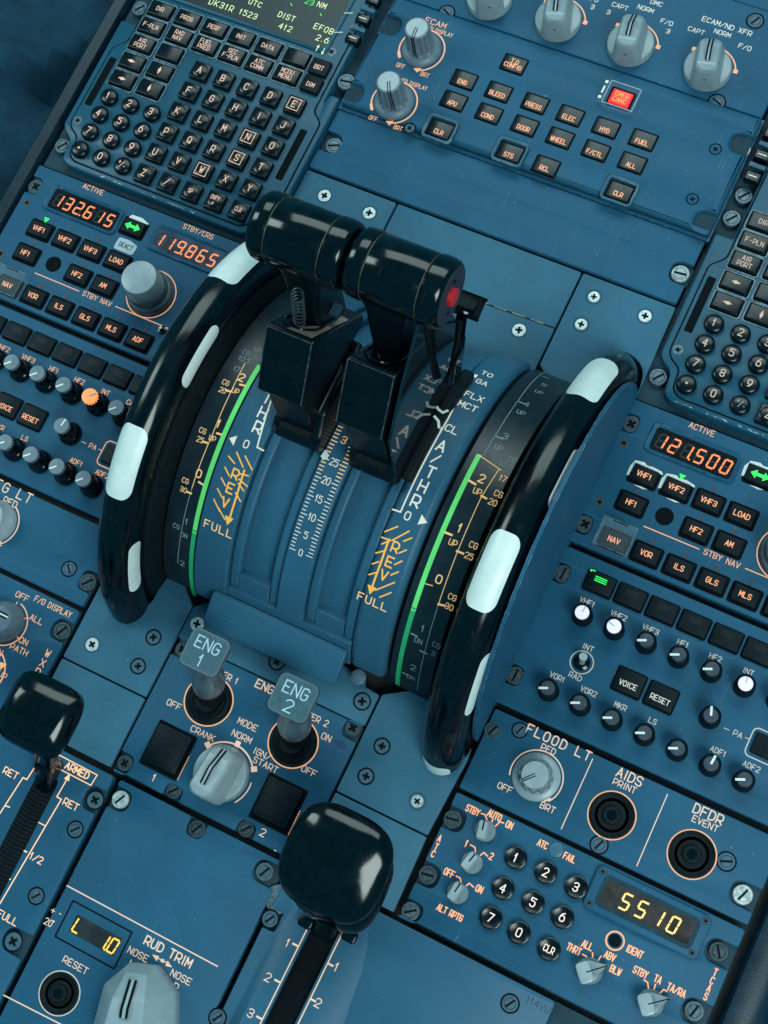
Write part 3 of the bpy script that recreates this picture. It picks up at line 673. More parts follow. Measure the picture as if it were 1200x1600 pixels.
# ================================================================== keyboard display units (left and right column)
def mcdu(dx, label, left):
    z = 5
    t = thing('keyboard_display_unit', label, 'keyboard unit', (63+dx, 180, -8), 'keyboard display units')
    o = [(-3, 89.6), (130, 89.6), (135, 93), (136, 107), (143.5, 111.5), (146.5, 116), (146.5, 199.5), (139, 199.5), (138, 192), (138, 330), (-9.5, 330), (-9.5, 199.5), (-21, 199.5), (-20.6, 116), (-17.5, 111.5), (-10.5, 107.5), (-9.3, 93)]
    o = [(x+dx, y) for x, y in o]
    b = MB(); b.prism([(x+dx, y) for x, y in ((-24, 86.5), (148, 86.5), (148, 330), (-24, 330))], -12, -4); part('mounting_plate', b, 'flange', t)
    b = MB(); b.prism(rounded(o, [3, 3, 3, 4, 3, 2, 2, 2, 1.5, 1, 1, 1.5, 2, 2, 3, 4, 3], 4), -4, z, 1.1); part('outer_frame', b, 'frame', t)
    i_ = [(0, 94), (126, 94), (131, 97), (132, 110), (140, 115), (142.5, 119), (142.5, 178), (134.5, 184), (134.5, 329), (-6.5, 329), (-8, 186), (-16, 178), (-16, 119), (-13.5, 115), (-6, 110.5), (-5, 97.5)]
    i_ = [(x+dx, y) for x, y in i_]
    b = MB(); b.prism(rounded(inset(i_[::1], -0.9), 3.2, 4), z-0.6, z+0.05); part('frame_groove', b, 'slot', t)
    b = MB(); b.prism(rounded(i_, 3, 4), z-1, z+0.7, 0.4); part('faceplate', b, 'frame', t)
    zf = z+0.7
    b = MB()
    b.ribbon([(132+dx, 97), (133.2+dx, 109)], 0.35, z+0.1)
    rnd = random.Random(3 if left else 5)
    for i in range(16):                                       # chipped paint along the lower front edge
        x = rnd.uniform(20, 95) if left else rnd.uniform(0, 60); b.flat([(x+dx+rnd.uniform(-1.5, 1.5)*2, 90.9+rnd.uniform(-.5, .7)) for _ in range(5)], z+0.08)
    part('chipped_edge', b, 'wear', t)
    b = MB()
    for X, Y in ((-11.3, 152.5), (135.2, 151)): b.flat(rrect(X+dx, Y, 5.2, 38, 0.8, 2), zf+0.08)
    part('side_strip', b, 'slot', t)
    for X, Y in ((-12, 121), (137.5, 121), (126.5, 227.5)):
        if vis(X+dx, Y): fastener(t, X+dx, Y, zf-0.3, 3.3, kind='cross', mname='screw')
    for X, Y in ((-16.7, 103), (-16.4, 214.3), (143.2, 214), (142.5, 103), (-15.5, 231)):
        if vis(X+dx, Y): fastener(t, X+dx, Y, -1, 5.4, 0.9, mname='screw')
    # display screen with raised bezel
    if left:
        b = MB(); b.prism(rrect(61.5+dx, 276, 126, 104, 4), zf-1, zf+1.6, 1.0); part('screen_bezel', b, 'frame', t)
        b = MB(); b.prism(rrect(61.5+dx, 276, 121, 99.5, 5), zf, zf+1.75); s_ = part('screen', b, 'screen', t)
        zt = zf+1.85
        def mono(items, m, nm):
            b = MB()
            for s, px, py, h in items:
                X, Y = at(px, py, zt); T(b, s, (X, Y), h, zt, gap=0.42, sw=0.5, wf=0.9)
            part(nm, b, m, s_)
        mono([('DK31R', 346, 8, 4.2), ('1523', 388, 22, 3.9), ('UTC', 399, 5, 3.6), ('DIST', 448, 26, 3.8), ('412', 446, 43, 3.9), ('NM', 503, 8, 3.8), ('EFOB', 506, 45, 3.9), ('2.6', 504, 61, 4.0), ('^', 496, 75, 4.4), ('!', 505, 80, 4.4)], 'scrwhite', 'screen_lettering')
        mono([('"', 454, 8, 3.8), ('23', 484, 3, 3.8), ('"', 500, 24, 3.8)], 'scrgreen', 'green_screen_lettering')
    # line keys
    for Y in (225.5+0, 240.5, 255.8, 271.1, 286.4):
        if Y < 230: continue
        for X in (136, -14.5):
            if vis(X+dx, Y):
                b = MB(); b.box((X+dx, Y+7.6, zf+0.9), (10, 2.6, 2.2)); part('key_divider', b, 'frame', t)
                k = part('line_key', key_mesh(9.4, 6.4, 4.2, 0.7), 'key', t, (X+dx, Y, z-1)); b = MB(); b.ribbon([(-2.5, 0), (2.5, 0)], 0.6, 0)
                part('key_dash', b, 'cream', k, (X+dx, Y, z+3.35))
    if left:
        b = MB()
        for Y in (240.5, 255.8, 271.1): b.ribbon([(127.6, Y+1.5), (122.5, Y-0.5)], 0.5, zf+1.9)
        part('index_line', b, 'cream', t)
    # function keys with silver surrounds
    fk = [('DIR', 3, 214.4), ('F-PLN', 3, 200.7), ('AIR\nPORT', 3, 186.8), ('<', 3.1, 172.4), ('>', 3.2, 158.4), ('PROG', 23.8, 214.6), ('RAD\nNAV', 24.4, 201), ('', 24.4, 187.3), ('u', 24.6, 172.9), ('v', 24.4, 158.9),
          ('PERF', 44.8, 214.8), ('FUEL\nPRED', 44.9, 201.2), ('INIT', 65.3, 214.9), ('SEC\nF-PLN', 65.2, 201.2), ('DATA', 86, 214.6), ('ATC\nCOMM', 85.7, 200.8), ('', 107.2, 214.6), ('MCDU\nMENU', 106.8, 201)]
    b = MB(); g = MB()
    for s_, X, Y in fk:
        if vis(X+dx, Y):
            b.ribbon(rrect(X+dx, Y, 19.2, 13.0, 1.4, 3), 0.75, zf+0.5, True); g.flat(rrect(X+dx, Y, 18.6, 12.4, 1, 2), zf+0.06)
    if b.f: part('key_surround', b, 'worn', t); part('key_gap', g, 'slot', t)
    for s_, X, Y in fk:
        if not vis(X+dx, Y): continue
        k = part('function_key', key_mesh(17.0, 10.8, 2.6, 1.0), 'key', t, (X+dx, Y, zf))
        b = MB()
        if s_ in ('<', '>', 'u', 'v') :
            q = 3.0; pl = {'<': [(-q, 0), (-0.3, 1.2), (q, 0), (-0.3, -1.2)], '>': [(q, 0), (0.3, 1.2), (-q, 0), (0.3, -1.2)], 'u': [(0, q), (1.1, 0.3), (0, -q), (-1.1, 0.3)], 'v': [(0, -q), (1.1, -0.3), (0, q), (-1.1, -0.3)]}[s_]
            b.flat(pl, 0)
        elif s_:
            ls = s_.split('\n')
            for i, q in enumerate(ls): T(b, q, (0, ((len(ls)-1)/2-i)*4.0), 3.0, 0, wf=0.84, sw=0.42)
        else: continue
        part('legend', b.mesh('legend', smooth=False), 'dimk' if left else 'dimd', k, (X+dx, Y, zf+2.75))
    for s_, X, Y in (('BRT', 125.3, 213.3), ('DIM', 125.7, 200.2)):
        if vis(X+dx, Y):
            k = part('function_key', key_mesh(13.4, 11.4, 3.2, 1.0), 'keymatte', t, (X+dx, Y, zf)); b = MB(); T(b, s_, (0, -0.8), 3.0, 0, wf=0.84, sw=0.42); part('legend', b.mesh('legend', smooth=False), 'dimk', k, (X+dx, Y, zf+3.35))
    # letter and number keys
    rows = ['ABCDE', 'FGHIJ', 'KLMNO', 'PQRST', 'UVWXY', ['Z', '/', 'SP', 'OVFY\nd', 'CLR']]
    for j, row in enumerate(rows):
        for i, s_ in enumerate(row):
            X, Y = 51.4+17.75*i+dx, 182.3-16.03*j
            if not vis(X, Y): continue
            small = len(s_) > 1
            k = part('letter_key', key_mesh(12.6, 12.6, 3.4, 1.2, 5.3), 'key', t, (X, Y, zf))
            b = MB(); ls = s_.split('\n')
            for q, u in enumerate(ls): T(b, u, (0, ((len(ls)-1)/2-q)*3.3), 4.4 if not small else 2.9, 0, wf=0.85 if not small else 0.62, sw=0.62 if not small else 0.4)
            if s_ in 'ENSW': q = 4.0; b.ribbon([(-q, -q), (q, -q), (q, q), (-q, q)], 0.5, 0.06, True)
            part('legend', b.mesh('legend', smooth=False), 'dimk' if left else 'dimd', k, (X, Y, zf+4.55))
    for j, row in enumerate((['1', '2', '3'], ['4', '5', '6'], ['7', '8', '9'], ['.', '0', '+/-'])):
        for i, s_ in enumerate(row):
            X, Y = 1.2+16.63*i+dx, 143.4-13.74*j
            if not vis(X, Y): continue
            def mk():
                b = MB(); b.lathe([(6.0, -1), (6.0, 2.2), (5.6, 3.1), (4.6, 3.7), (2.5, 4.05), (0.3, 4.15)], n=32); return b.mesh('number_key', ang=60)
            k = part('number_key', cached('nkey', mk), 'key', t, (X, Y, zf)); b = MB()
            if s_ == '.': b.lathe([(0.75, 0), (0.75, .1), (0.1, .1)], n=14)
            elif s_ == '+/-': T(b, '+', (-1.9, 1.3), 2.6, 0, sw=0.42, wf=.8); T(b, '/', (0.1, 0), 4.4, 0, sw=0.42, wf=.7); T(b, '-', (2.3, -1.0), 2.6, 0, sw=0.42, wf=.8)
            else: T(b, s_, (0, 0), 4.4, 0, sw=0.62, wf=0.85)
            part('legend', b.mesh('legend', smooth=False), ('dull' if s_ == '+/-' and not left else ('dimk' if left else 'dimd')), k, (X, Y, zf+4.3))
    return t
mcdu(0, 'keyboard unit with display screen at the top left of the console', True)
mcdu(D, 'keyboard unit cut off by the right edge of the picture', False)
def bevelled_(o, wd=0.9):
    m_ = o.modifiers.new('bevel', 'BEVEL'); m_.width = wd*S; m_.segments = 3; m_.limit_method = 'ANGLE'; m_.angle_limit = math.radians(20)
    return o
# ================================================================== radio panels
def knob_small(parent, X, Y, kind, ang, z=0, name='volume_knob'):
    if not vis(X, Y, z+10): return
    if kind.startswith('r'):                       # right hand audio panel: smooth black knob with pale pointer
        def mk():
            b = MB(); b.lathe([(6.0, 0), (6.1, 1), (5.8, 2), (5.7, 11.5), (5.2, 12.6), (4.6, 13.0), (4.2, 12.7), (4.2, 12.2), (0.3, 12.2)], n=32, flute=0); return b.mesh('volume_knob')
        k = part(name, cached('knr', mk), 'keymatte', parent, (X, Y, z))
        def mc():
            b = MB(); b.lathe([(4.1, 12.2), (4.0, 12.7), (0.3, 13.0)], n=28); return b.mesh('knob_cap')
        c = part('knob_cap', cached('knrc', mc), 'whitelit' if kind == 'rl' else 'capdark', k, (X, Y, z))
        b = MB(); b.ribbon([(0.4, 0), (4.6 if kind == 'r' else 3.6, 0)], 1.3 if kind == 'r' else 0.5, 13.1)
        part('pointer', b.mesh('pointer', smooth=False), 'ptr' if kind == 'r' else 'grey', c, (X, Y, z), rz=ang)
    else:                                          # left: black base, toothed cap
        def mk():
            b = MB(); b.lathe([(7.4, 0), (7.4, 2), (6.9, 3), (5.7, 4), (5.3, 13.5), (4.7, 14.3), (0.3, 14.3)], n=32); return b.mesh('volume_knob')
        k = part(name, cached('knl', mk), 'gloss', parent, (X, Y, z))
        def mc():
            b = MB(); b.lathe([(5.2, 14.2), (5.2, 16.6), (4.9, 17.2), (0.3, 17.4)], n=96, flute=16, fd=0.13, fz=(0, 17)); return b.mesh('knob_cap')
        c = part('knob_cap', cached('knlc', mc), 'orangelit' if kind == 'll' else 'fluted', k, (X, Y, z))
        b = MB(); b.ribbon([(0.2, 0), (4.4, 0)], 1.0, 17.5)
        part('pointer', b.mesh('pointer', smooth=False), 'ptr' if kind == 'l' else 'grey', c, (X, Y, z), rz=ang)
def window(t, X, Y, w_, h_, digits, dh, pitch, m='segment', dy=0, dxd=0, gm='glass', z=0):
    b = MB(); o_ = rrect(X, Y, w_+6, h_+5, 3.4, 5); mid = rrect(X, Y, w_+4.6, h_+3.6, 2.8, 5); i_ = rrect(X, Y, w_, h_, 1.8, 5); n = len(o_)
    b.v += [(x, y, z+0.05) for x, y in o_]+[(x, y, z+1.5) for x, y in mid]+[(x, y, z+0.15) for x, y in i_]
    for j in range(2):
        for i in range(n): b.f.append([j*n+i, j*n+(i+1) % n, (j+1)*n+(i+1) % n, (j+1)*n+i])
    f = part('display_window', b, 'paint', t)
    b = MB(); b.flat(i_, z+0.16); g = part('display_glass', b, gm, f)
    b = MB(); seg7(b, '888888', (X+dxd, Y+dy), dh, pitch, z+0.2); part('unlit_segments', b, 'segoff', f)
    b = MB(); seg7(b, digits, (X+dxd, Y+dy), dh, pitch, z+0.25); part('digits', b, m, f)
    return f
def tri(b, X, Y, q=1.5, z=0.15): b.flat([(X-q, Y+q*0.8), (X+q, Y+q*0.8), (X, Y-q)], z)
def hexscrew(t, px, py, r=2.6, m='screwp'):
    X, Y = at(px, py); fastener(t, X, Y, -0.1, r, kind='cross', mname=m)
def radio(dx, label, left):
    t = panel('radio_tuning_panel', label, 'radio panel', -24.5+dx, 149.5+dx, -9.6, 84.8, [('l', 70, 9, 12), ('l', 2.5, 9, 12), ('r', 70, 9, 12), ('r', 2.5, 9, 12)], group='radio tuning panels')
    for X, Y in ((-19.5, 70), (-19.5, 3), (144, 70)):
        if vis(X+dx, Y): fastener(t, X+dx, Y, -1.6, 5.4, 0.8, kind='cross', mname='flscrew')
    for X, Y in ((-18.6, 57), (-17, 18.2)):
        if vis(X+dx, Y): fastener(t, X+dx, Y, -0.2, 3.0, kind='cross', mname='flscrew')
    window(t, 20.5+dx, 67, 50, 14.5, '132.615' if left else '121.500', 8.4, 8.0, dy=-0.4, dxd=0.5)
    if left:
        X, Y = at(295, 391); window(t, X, Y, 50, 14.5, '119.865', 8.2, 8.0, dy=-0.4, dxd=-2, gm='glareglass')
    # keys
    x4, y4 = at(209, 357); r4, s4 = at(1187, 745)
    ks = [('VHF1', 0.3, 42.8), ('VHF2', 20.3, 42.8), ('VHF3', 40.3, 42.8), ('LOAD', 60.3, 42.8), ('HF1', 0.2, 24.4), ('HF2', 40.4, 24.2), ('AM', 60.4, 24.2), ('NAV', 0, 0), ('VOR', 20, 0), ('ILS', 40, 0), ('GLS', 60, 0), ('MLS', 80, 0), ('ADF', 100, 0)]
    rects = []
    for s_, X, Y in ks:
        if not vis(X+dx, Y): continue
        rects.append((X+dx, Y, 15.8, 10.6, 0.8))
        key(t, X+dx, Y, 15.4, 10.2, 2.6, s_, 3.1, 'keymatte', 'hot', wf=0.86)
    X, Y = (x4, y4) if left else (r4, s4)
    rects.append((X, Y, 15.8, 10.6, 0.8))
    k = key(t, X, Y, 15.4, 10.2, 2.6, None, m='keymatte', name='transfer_key')
    if k:
        b = MB(); b.flat([(-5.6, 0), (-2.2, 2.7), (-2.2, 1.0), (2.2, 1.0), (2.2, 2.7), (5.6, 0), (2.2, -2.7), (2.2, -1.0), (-2.2, -1.0), (-2.2, -2.7)], 0)
        part('green_arrow', b.mesh('green_arrow', smooth=False), 'greenlit', k, (X, Y, 2.75))
    bezel(t, rects, 1.3, 0.06, 'slot')
    rnd = random.Random(11)
    def chip(X, Y):
        b = MB()
        o_ = []
        for i, (x, y) in enumerate([(-9.8, -3), (-10.2, 3), (-8.6, 7), (-3, 8.0), (-1, 6.6), (3, 7.4), (8.6, 6.4), (9.4, 5.3), (-8.2, 5.5), (-8.6, -3)]): o_.append((X+x+rnd.uniform(-.4, .4), Y+y+rnd.uniform(-.4, .4)))
        b.flat(o_, 0.16)
        b.flat([(X-4, Y-6.9), (X+2, Y-7.5), (X+5, Y-6.6), (X+1, Y-6.4)], 0.16)
        part('chipped_paint', b, 'chip', t)
    if left:
        b = MB(); b.flat([(X-7, Y+5.8), (X-5.6, Y+8.3), (X+2, Y+8.6), (X+8, Y+6.6), (X+7.6, Y+5.8)], 0.15); part('chipped_paint', b, 'chip', t)
        X5, Y5 = at(197, 385)
        b = MB(); b.prism(rounded([(X5-7.5, Y5-4.2), (X5+7, Y5-4.4), (X5+7.5, Y5+2.8), (X5+1, Y5+4.6), (X5-7.3, Y5+4.2)], 1.6, 3), 0.05, 0.4); s_ = part('sticker', b, 'sticker', t)
        b = MB(); T(b, 'DEACT', (X5, Y5), 3.0, 0.5, wf=0.75, sw=0.4); part('sticker_lettering', b, 'slot', s_)
    else:
        chip(0.3+dx, 42.8); chip(20.3+dx, 42.8); chip(X, Y)
    b = MB(); lit = MB()
    for s_, X, Y in ks:
        if s_ in ('LOAD',) or not vis(X+dx, Y): continue
        on = (s_ == 'VHF1') if left else (s_ == 'VHF2')
        if s_ == 'NAV': tri(b, X+dx, Y+7.6, z=0.15); continue
        tri(lit if on else b, X+dx, Y+8.1, 2.0 if on else 1.55, 0.3)
    part('indicator_lamps', b, 'darktri', t); part('lit_indicator_lamp', lit, 'greenlit', t)
    b = MB(); b.lathe([(5.4, 0), (5.4, 0.12), (0.3, 0.14)], c=(20.5+dx, 25.2, 0), n=30); part('blank_hole', b, 'slot', t)
    # clear guard over the NAV key
    X, Y = 0+dx, 1.8
    b = MB(); hollow(b, X, Y, 20, 17, 0.2, 6.2, 0.9); b.box((X, Y, 6.5), (20.6, 17.6, 0.5)); g = part('clear_guard', b, 'clear', t)
    b = MB(); b.box((X, Y+8.4, 6.2), (9, 1.4, 1.2)); part('hinge_pin', b, 'flange', g)
    b = MB(); hollow(b, X, Y, 20.4, 17.4, 6.75, 6.95, 0.35); part('guard_edge', b, 'worn', g)
    items = [('STBY NAV', at(1128, 873)[0]-D+dx, at(1128, 873)[1], 3.2, dict(wf=0.95))]
    X1, Y1 = at(1097, 671); items.append(('ACTIVE', X1-D+dx, Y1, 3.3, dict(wf=0.95)))
    if left: items.append(L('STBY/CRS', 310, 362, 3.2, wf=0.95))
    def ex(b):
        Ya, Xa, Xb = at(1128, 873)[1], at(1091, 860)[0]-D+dx, at(1164, 890)[0]-D+dx; b.ribbon([(12+dx, Ya), (Xa, Ya)], 0.6, 0.12); b.ribbon([(Xb, Ya), (113+dx, Ya), (113+dx, Ya-3.2)], 0.6, 0.12)
    lettering(t, [(a, x, y, h, kw) for a, x, y, h, kw in items if vis(x, y, m=10)], extra=ex)
    # concentric tuning knob
    X, Y = 91.9+dx, 31.6
    if vis(X, Y, m=60):
        b = MB(); b.lathe([(15.2, 0), (15.2, 5), (14.4, 6.2), (13.3, 6.6)]+[(13.2, 13), (12.4, 14), (11.2, 14.2), (11.6, 15), (11.6, 25), (11.0, 26)], n=96, flute=48, fd=0.025, fz=(1, 13)); k = part('tuning_knob', b, 'tknob', t, (X, Y, 0))
        b = MB(); b.lathe([(11.7, 14.5), (11.7, 24.8), (11.1, 26.0), (10.2, 26.3), (0.3, 26.3)], n=48); part('inner_knob', b, 'grey2', k, (X, Y, 0))
        b = MB(); b.arc((X, Y), 16.4, 0, 360, 0.7, 0.15, 48); part('lit_ring', b, 'amber', t)
    if left:
        X, Y = at(254, 516); b = MB(); b.lathe([(2.8, 0), (2.8, 0.8), (1.4, 1.2), (1.4, 4), (0.3, 4.3)], n=20); k = part('small_switch', b, 'gloss', t, (X, Y, 0)); b = MB(); b.lathe([(0.9, 4.2), (0.9, 4.5), (.1, 4.5)], n=12); part('switch_tip', b, 'white', k, (X, Y, 0))
    return t
radio(0, 'left radio panel showing frequency 132.615 with a grey tuning knob', True)
radio(D, 'right radio panel showing frequency 121.500 with chipped white paint', False)
# ================================================================== audio panels
def audio(dx, label, left):
    t = panel('audio_control_panel', label, 'audio panel', -24.5+dx, 149.5+dx, -113, -13.3, [('l', -29.5, 9, 12), ('l', -95, 9, 12), ('r', -29.5, 9, 12), ('r', -95, 9, 12)], group='audio control panels')
    for X, Y in ((-19, -29.5), (-19.5, -95)):
        if vis(X+dx, Y): fastener(t, X+dx, Y, -1.2, 5.4, 1.5, mname='flscrew')
    rects = []
    for i in range(7):
        X, Y = 2.66+19.3*i+dx, -26.7
        if not vis(X, Y): continue
        rects.append((X, Y, 17.2, 12.2, 1))
        k = key(t, X, Y, 16.8, 11.8, 2.4, None, m='keymatte', name='call_key')
        b = MB()
        for v in (0.6, 1.8, 3.0): b.ribbon([(-3.4, v), (3.4, v)], 0.22 if i else 0.5, 0)
        if i == 0: b.ribbon([(-7, 4.6), (-7.8, 5.4), (-5, 5.6)], 0.5, 0.0)
        part('call_light', b.mesh('call_light', smooth=False), 'greenlit' if i == 0 else 'faint2', k, (X, Y, 2.55))
    names = ['VHF1', 'VHF2', 'VHF3', 'HF1', 'HF2', 'INT', 'CAB']
    KZ = 13.0
    if left: 
        pk = [(28, 583, 220), (68, 600, 218), (107, 617, 218), (145, 640, 25)]
    A, B_ = at(909.5, 956.5, KZ), at(1166, 1066.5, KZ)
    sx = (B_[0]-A[0])/5; y0 = A[1]
    lx, ly = A[0]-D, y0
    items = []
    angs = {True: [3.5, 3.9, 3.9, 3.9, 3.9, 0.7, 3.9], False: [1.0, 2.4, 3.14, 3.14, 3.14, 1.3, 3.14]}[left]
    for i, s_ in enumerate(names):
        X, Y = lx+sx*i+dx, ly
        lit = (i == 5) if left else i in (0, 1, 5)
        if left: X -= 3.0
        knob_small(t, X, Y, ('ll' if lit else 'l') if left else ('rl' if lit else 'r'), (angs[i] if left else angs[i])-(0.0 if left else 0.0)+(0.42 if not left else 0))
        items.append((s_, X-(0 if left else 1)+(0 if left else 0), Y+9.4 if left else Y+9.0, 3.0, dict(wf=0.9)))
    A2, B2 = at(856, 1075, KZ), at(1164, 1218, KZ); sx2 = (B2[0]-A2[0])/6
    for i, s_ in enumerate(['VOR1', 'VOR2', 'MKR', 'LS', '', 'ADF1', 'ADF2']):
        X, Y = A2[0]-D+sx2*i+dx, A2[1]+(B2[1]-A2[1])*i/6
        knob_small(t, X, Y, 'l' if left else 'r', (3.9 if i > 1 else 2.1) if left else (3.14 if i != 5 else 1.35)+0.42*(1 if i != 5 else 0.3))
        if s_: items.append((s_, X+(1 if not left else 2), Y+9.5, 3.0, dict(wf=0.9)))
    X, Y = at(1111, 1118, KZ); knob_small(t, X-D+dx, Y, 'l' if left else 'r', 1.4 if left else 1.9)
    PX, PY = X-D+dx, Y
    for s_, q in (('VOICE', (983, 1067)), ('RESET', (1033, 1090))):
        X, Y = at(*q); key(t, X-D+dx, Y, 16.8, 13.6, 2.4, s_, 3.0, 'keymatte', 'hot' if left else 'cream', wf=0.84, dy=-1.6); rects.append((X-D+dx, Y, 17, 14, 1))
    items.append(('PA', PX+17.2, PY-1.5, 3.0, {}))
    bezel(t, rects, 0.5)
    # PA key in a rounded outline
    X, Y = PX+34.5, PY-2
    def ex(b):
        b.ribbon([(PX+9, PY-1.5), (PX+12, PY-1.5)], 0.4, 0.12); b.ribbon([(PX+21.5, PY-1.5), (PX+24, PY-1.5)], 0.4, 0.12)
        b.ribbon(rrect(X, Y, 21, 16.6, 3, 4), 0.6, 0.12, True)
    if vis(X, Y): key(t, X, Y, 16.4, 12, 2.4, None, m='keymatte')
    if not left: items += [L('INT', 919, 1012, 2.9), L('RAD', 899, 1057, 2.9)]
    lettering(t, [i for i in items if vis(i[1], i[2], m=8)], m='amber' if left else 'creamdim', extra=ex)
    if not left:
        X, Y = at(909, 1035); b = MB(); b.arc((X, Y), 6.6, 0, 360, 0.5, 0.12, 36); part('lit_ring', b, 'creamdim', t)
        b = MB(); b.lathe([(4.8, 0), (4.8, 1.2), (3.2, 2.2), (0.3, 2.2)], n=28); k = part('toggle_switch', b, 'gloss', t, (X, Y, 0))
        b = MB(); b.tube([(0, 0, 1), (0.2, 1.2, 6), (0.3, 2.0, 9.5)], [2.0, 1.9, 2.4], 14); part('toggle_lever', b, 'grey', k, (X, Y, 0))
    return t
audio(0, 'left audio panel with toothed knob caps, one of them glowing orange', True)
audio(D, 'right audio panel with smooth black knobs, three of them glowing white', False)
# ================================================================== flood light / aids / dfdr panel (right)
def guarded_button(t, px, py, rr=12.6, lit='amber'):
    X, Y = at(px, py)
    b = MB(); b.arc((X, Y), rr+0.6, 0, 360, 0.7, 0.14, 56); part('lit_ring', b, lit, t)
    b = MB(); b.lathe([(rr, 0), (rr, 0.9), (rr-0.8, 1.3), (rr-1.8, 0.5), (rr-3.6, -0.2), (5.2, 0.4), (4.9, 2.6), (4.3, 3.0), (0.3, 2.6)], n=48); k = part('push_button', b, 'rubber', t, (X, Y, 0))
    b = MB(); b.lathe([(3.0, 2.8), (2.8, 3.1), (0.3, 3.2)], n=24); part('button_cap', b, 'gloss', k, (X, Y, 0))
x0 = at(770, 1112)[0]
t = panel('flood_light_panel', 'panel with one dimmer knob and two round black push buttons under AIDS and DFDR', 'light panel', 403, 574.5, -166, -116.8, [('r', -152, 15.5, 13)])
for q, mn, r_ in (((770, 1141), 'flscrew', 5.0), ((812, 1141), 'screwp', 4.0), ((936, 1320), 'screwp', 4.6), ((1135, 1346), 'screwp', 4.8), ((1161, 1398), 'screwb', 5.4)):
    X, Y = at(*q); fastener(t, X, Y, -0.3 if mn != 'screwb' else -1.4, r_, mname=mn, ang=0.4 if q[0] == 1135 else 1.2)
guarded_button(t, 956, 1274); guarded_button(t, 1081, 1335)
# scalloped dimmer knob
X, Y = at(838, 1214)
b = MB(); b.lathe([(13.6, 0), (13.6, 0.8), (12.8, 1.6), (10, 2.2), (9.6, 3)], n=48); k = part('dimmer_knob', b, 'grey', t, (X, Y, 0))
b = MB(); b.lathe([(9.9, 2), (9.7, 10), (9.2, 11), (7.4, 11.2), (7.2, 12.6), (0.3, 12.8)], n=120, flute=12, fd=0.14, fz=(1, 11.1)); part('knob_body', b, 'fluted', k, (X, Y, 0))
b = MB(); b.lathe([(7.6, 11.4), (7.5, 13.0), (0.3, 13.2)], n=40); c = part('knob_cap', b, 'grey2', k, (X, Y, 0))
b = MB(); 
for v in (-0.7, 0.7): b.ribbon([(0, v), (7.6, v*0.8)], 0.5, 13.3)
part('pointer', b.mesh('pointer', smooth=False), 'slot', c, (X, Y, 0), rz=math.radians(228))
def ex(b):
    b.arc((X, Y), 15.0, 200, 120, 0.7, 0.12); b.arc((X, Y), 15.0, 120, -38, 0.7, 0.12)
    a = math.radians(-42); qx, qy = X+15.0*math.cos(a), Y+15.0*math.sin(a); b.flat([(qx+2.2, qy+2.8), (qx-2.4, qy-1.6), (qx-1.0, qy+2.6)], 0.14)
    polyline(b, [(926, 1186), (877, 1295)], 0.55); polyline(b, [(1043, 1241), (995, 1353)], 0.55)
lettering(t, [L('FLOOD LT', 873, 1160, 6.0, sw=0.72, wf=0.92, gap=0.42), L('PED', 857, 1171, 4.0, wf=0.95), L('OFF', 789, 1231, 4.0, wf=0.95), L('BRT', 856, 1262, 4.0, wf=0.95), L('AIDS', 984, 1214, 6.0, sw=0.72, wf=0.92), L('PRINT', 976, 1228, 4.0, wf=0.95),
  L('DFDR', 1107, 1272, 6.0, sw=0.72, wf=0.92), L('EVENT', 1102, 1287, 4.0, wf=0.95)], m='creamamber', extra=ex)
# ================================================================== transponder panel (right)
t = panel('transponder_panel', 'transponder panel with a round keypad and a yellow code display reading 5510', 'transponder panel', 403, 574.5, -243.5, -168.6, [('l', -183.2, 11.5, 13), ('l', -217, 11.5, 13), ('l', -239, 11, 12), ('r', -185.3, 15.5, 13), ('r', -218.8, 15, 13)])
for q, mn in (((707, 1280), 'flscrew'), ((668, 1367), 'flscrew'), ((641, 1424), 'screw'), ((1123, 1487), 'flscrew'), ((1085, 1580), 'screw')):
    X, Y = at(*q); fastener(t, X, Y, -1.2, 5.2, mname=mn)
for j, row in enumerate(['123', '456', '7 9']):
    pass
kk = {'1': (806, 1340), '2': (853, 1363), '3': (900, 1386), '4': (786, 1388), '5': (833, 1410), '6': (879, 1433), '7': (767, 1434), '0': (811, 1457), 'CLR': (858, 1483)}
for s_, (px, py) in kk.items():
    X, Y = at(px, py, 2)
    def mk():
        b = MB(); b.lathe([(6.4, -0.5), (6.4, 2.2), (6.1, 3.0), (5.6, 3.2), (5.2, 2.9), (0.3, 2.9)], n=36); return b.mesh('round_key')
    k = part('round_key', cached('rk', mk), 'key', t, (X, Y, 0))
    b = MB(); T(b, s_, (0, 0), 4.6 if len(s_) == 1 else 3.6, 0, wf=0.85 if len(s_) == 1 else 0.62, sw=0.62 if len(s_) == 1 else 0.5); part('legend', b.mesh('legend', smooth=False), 'legpink', k, (X, Y, 3.05))
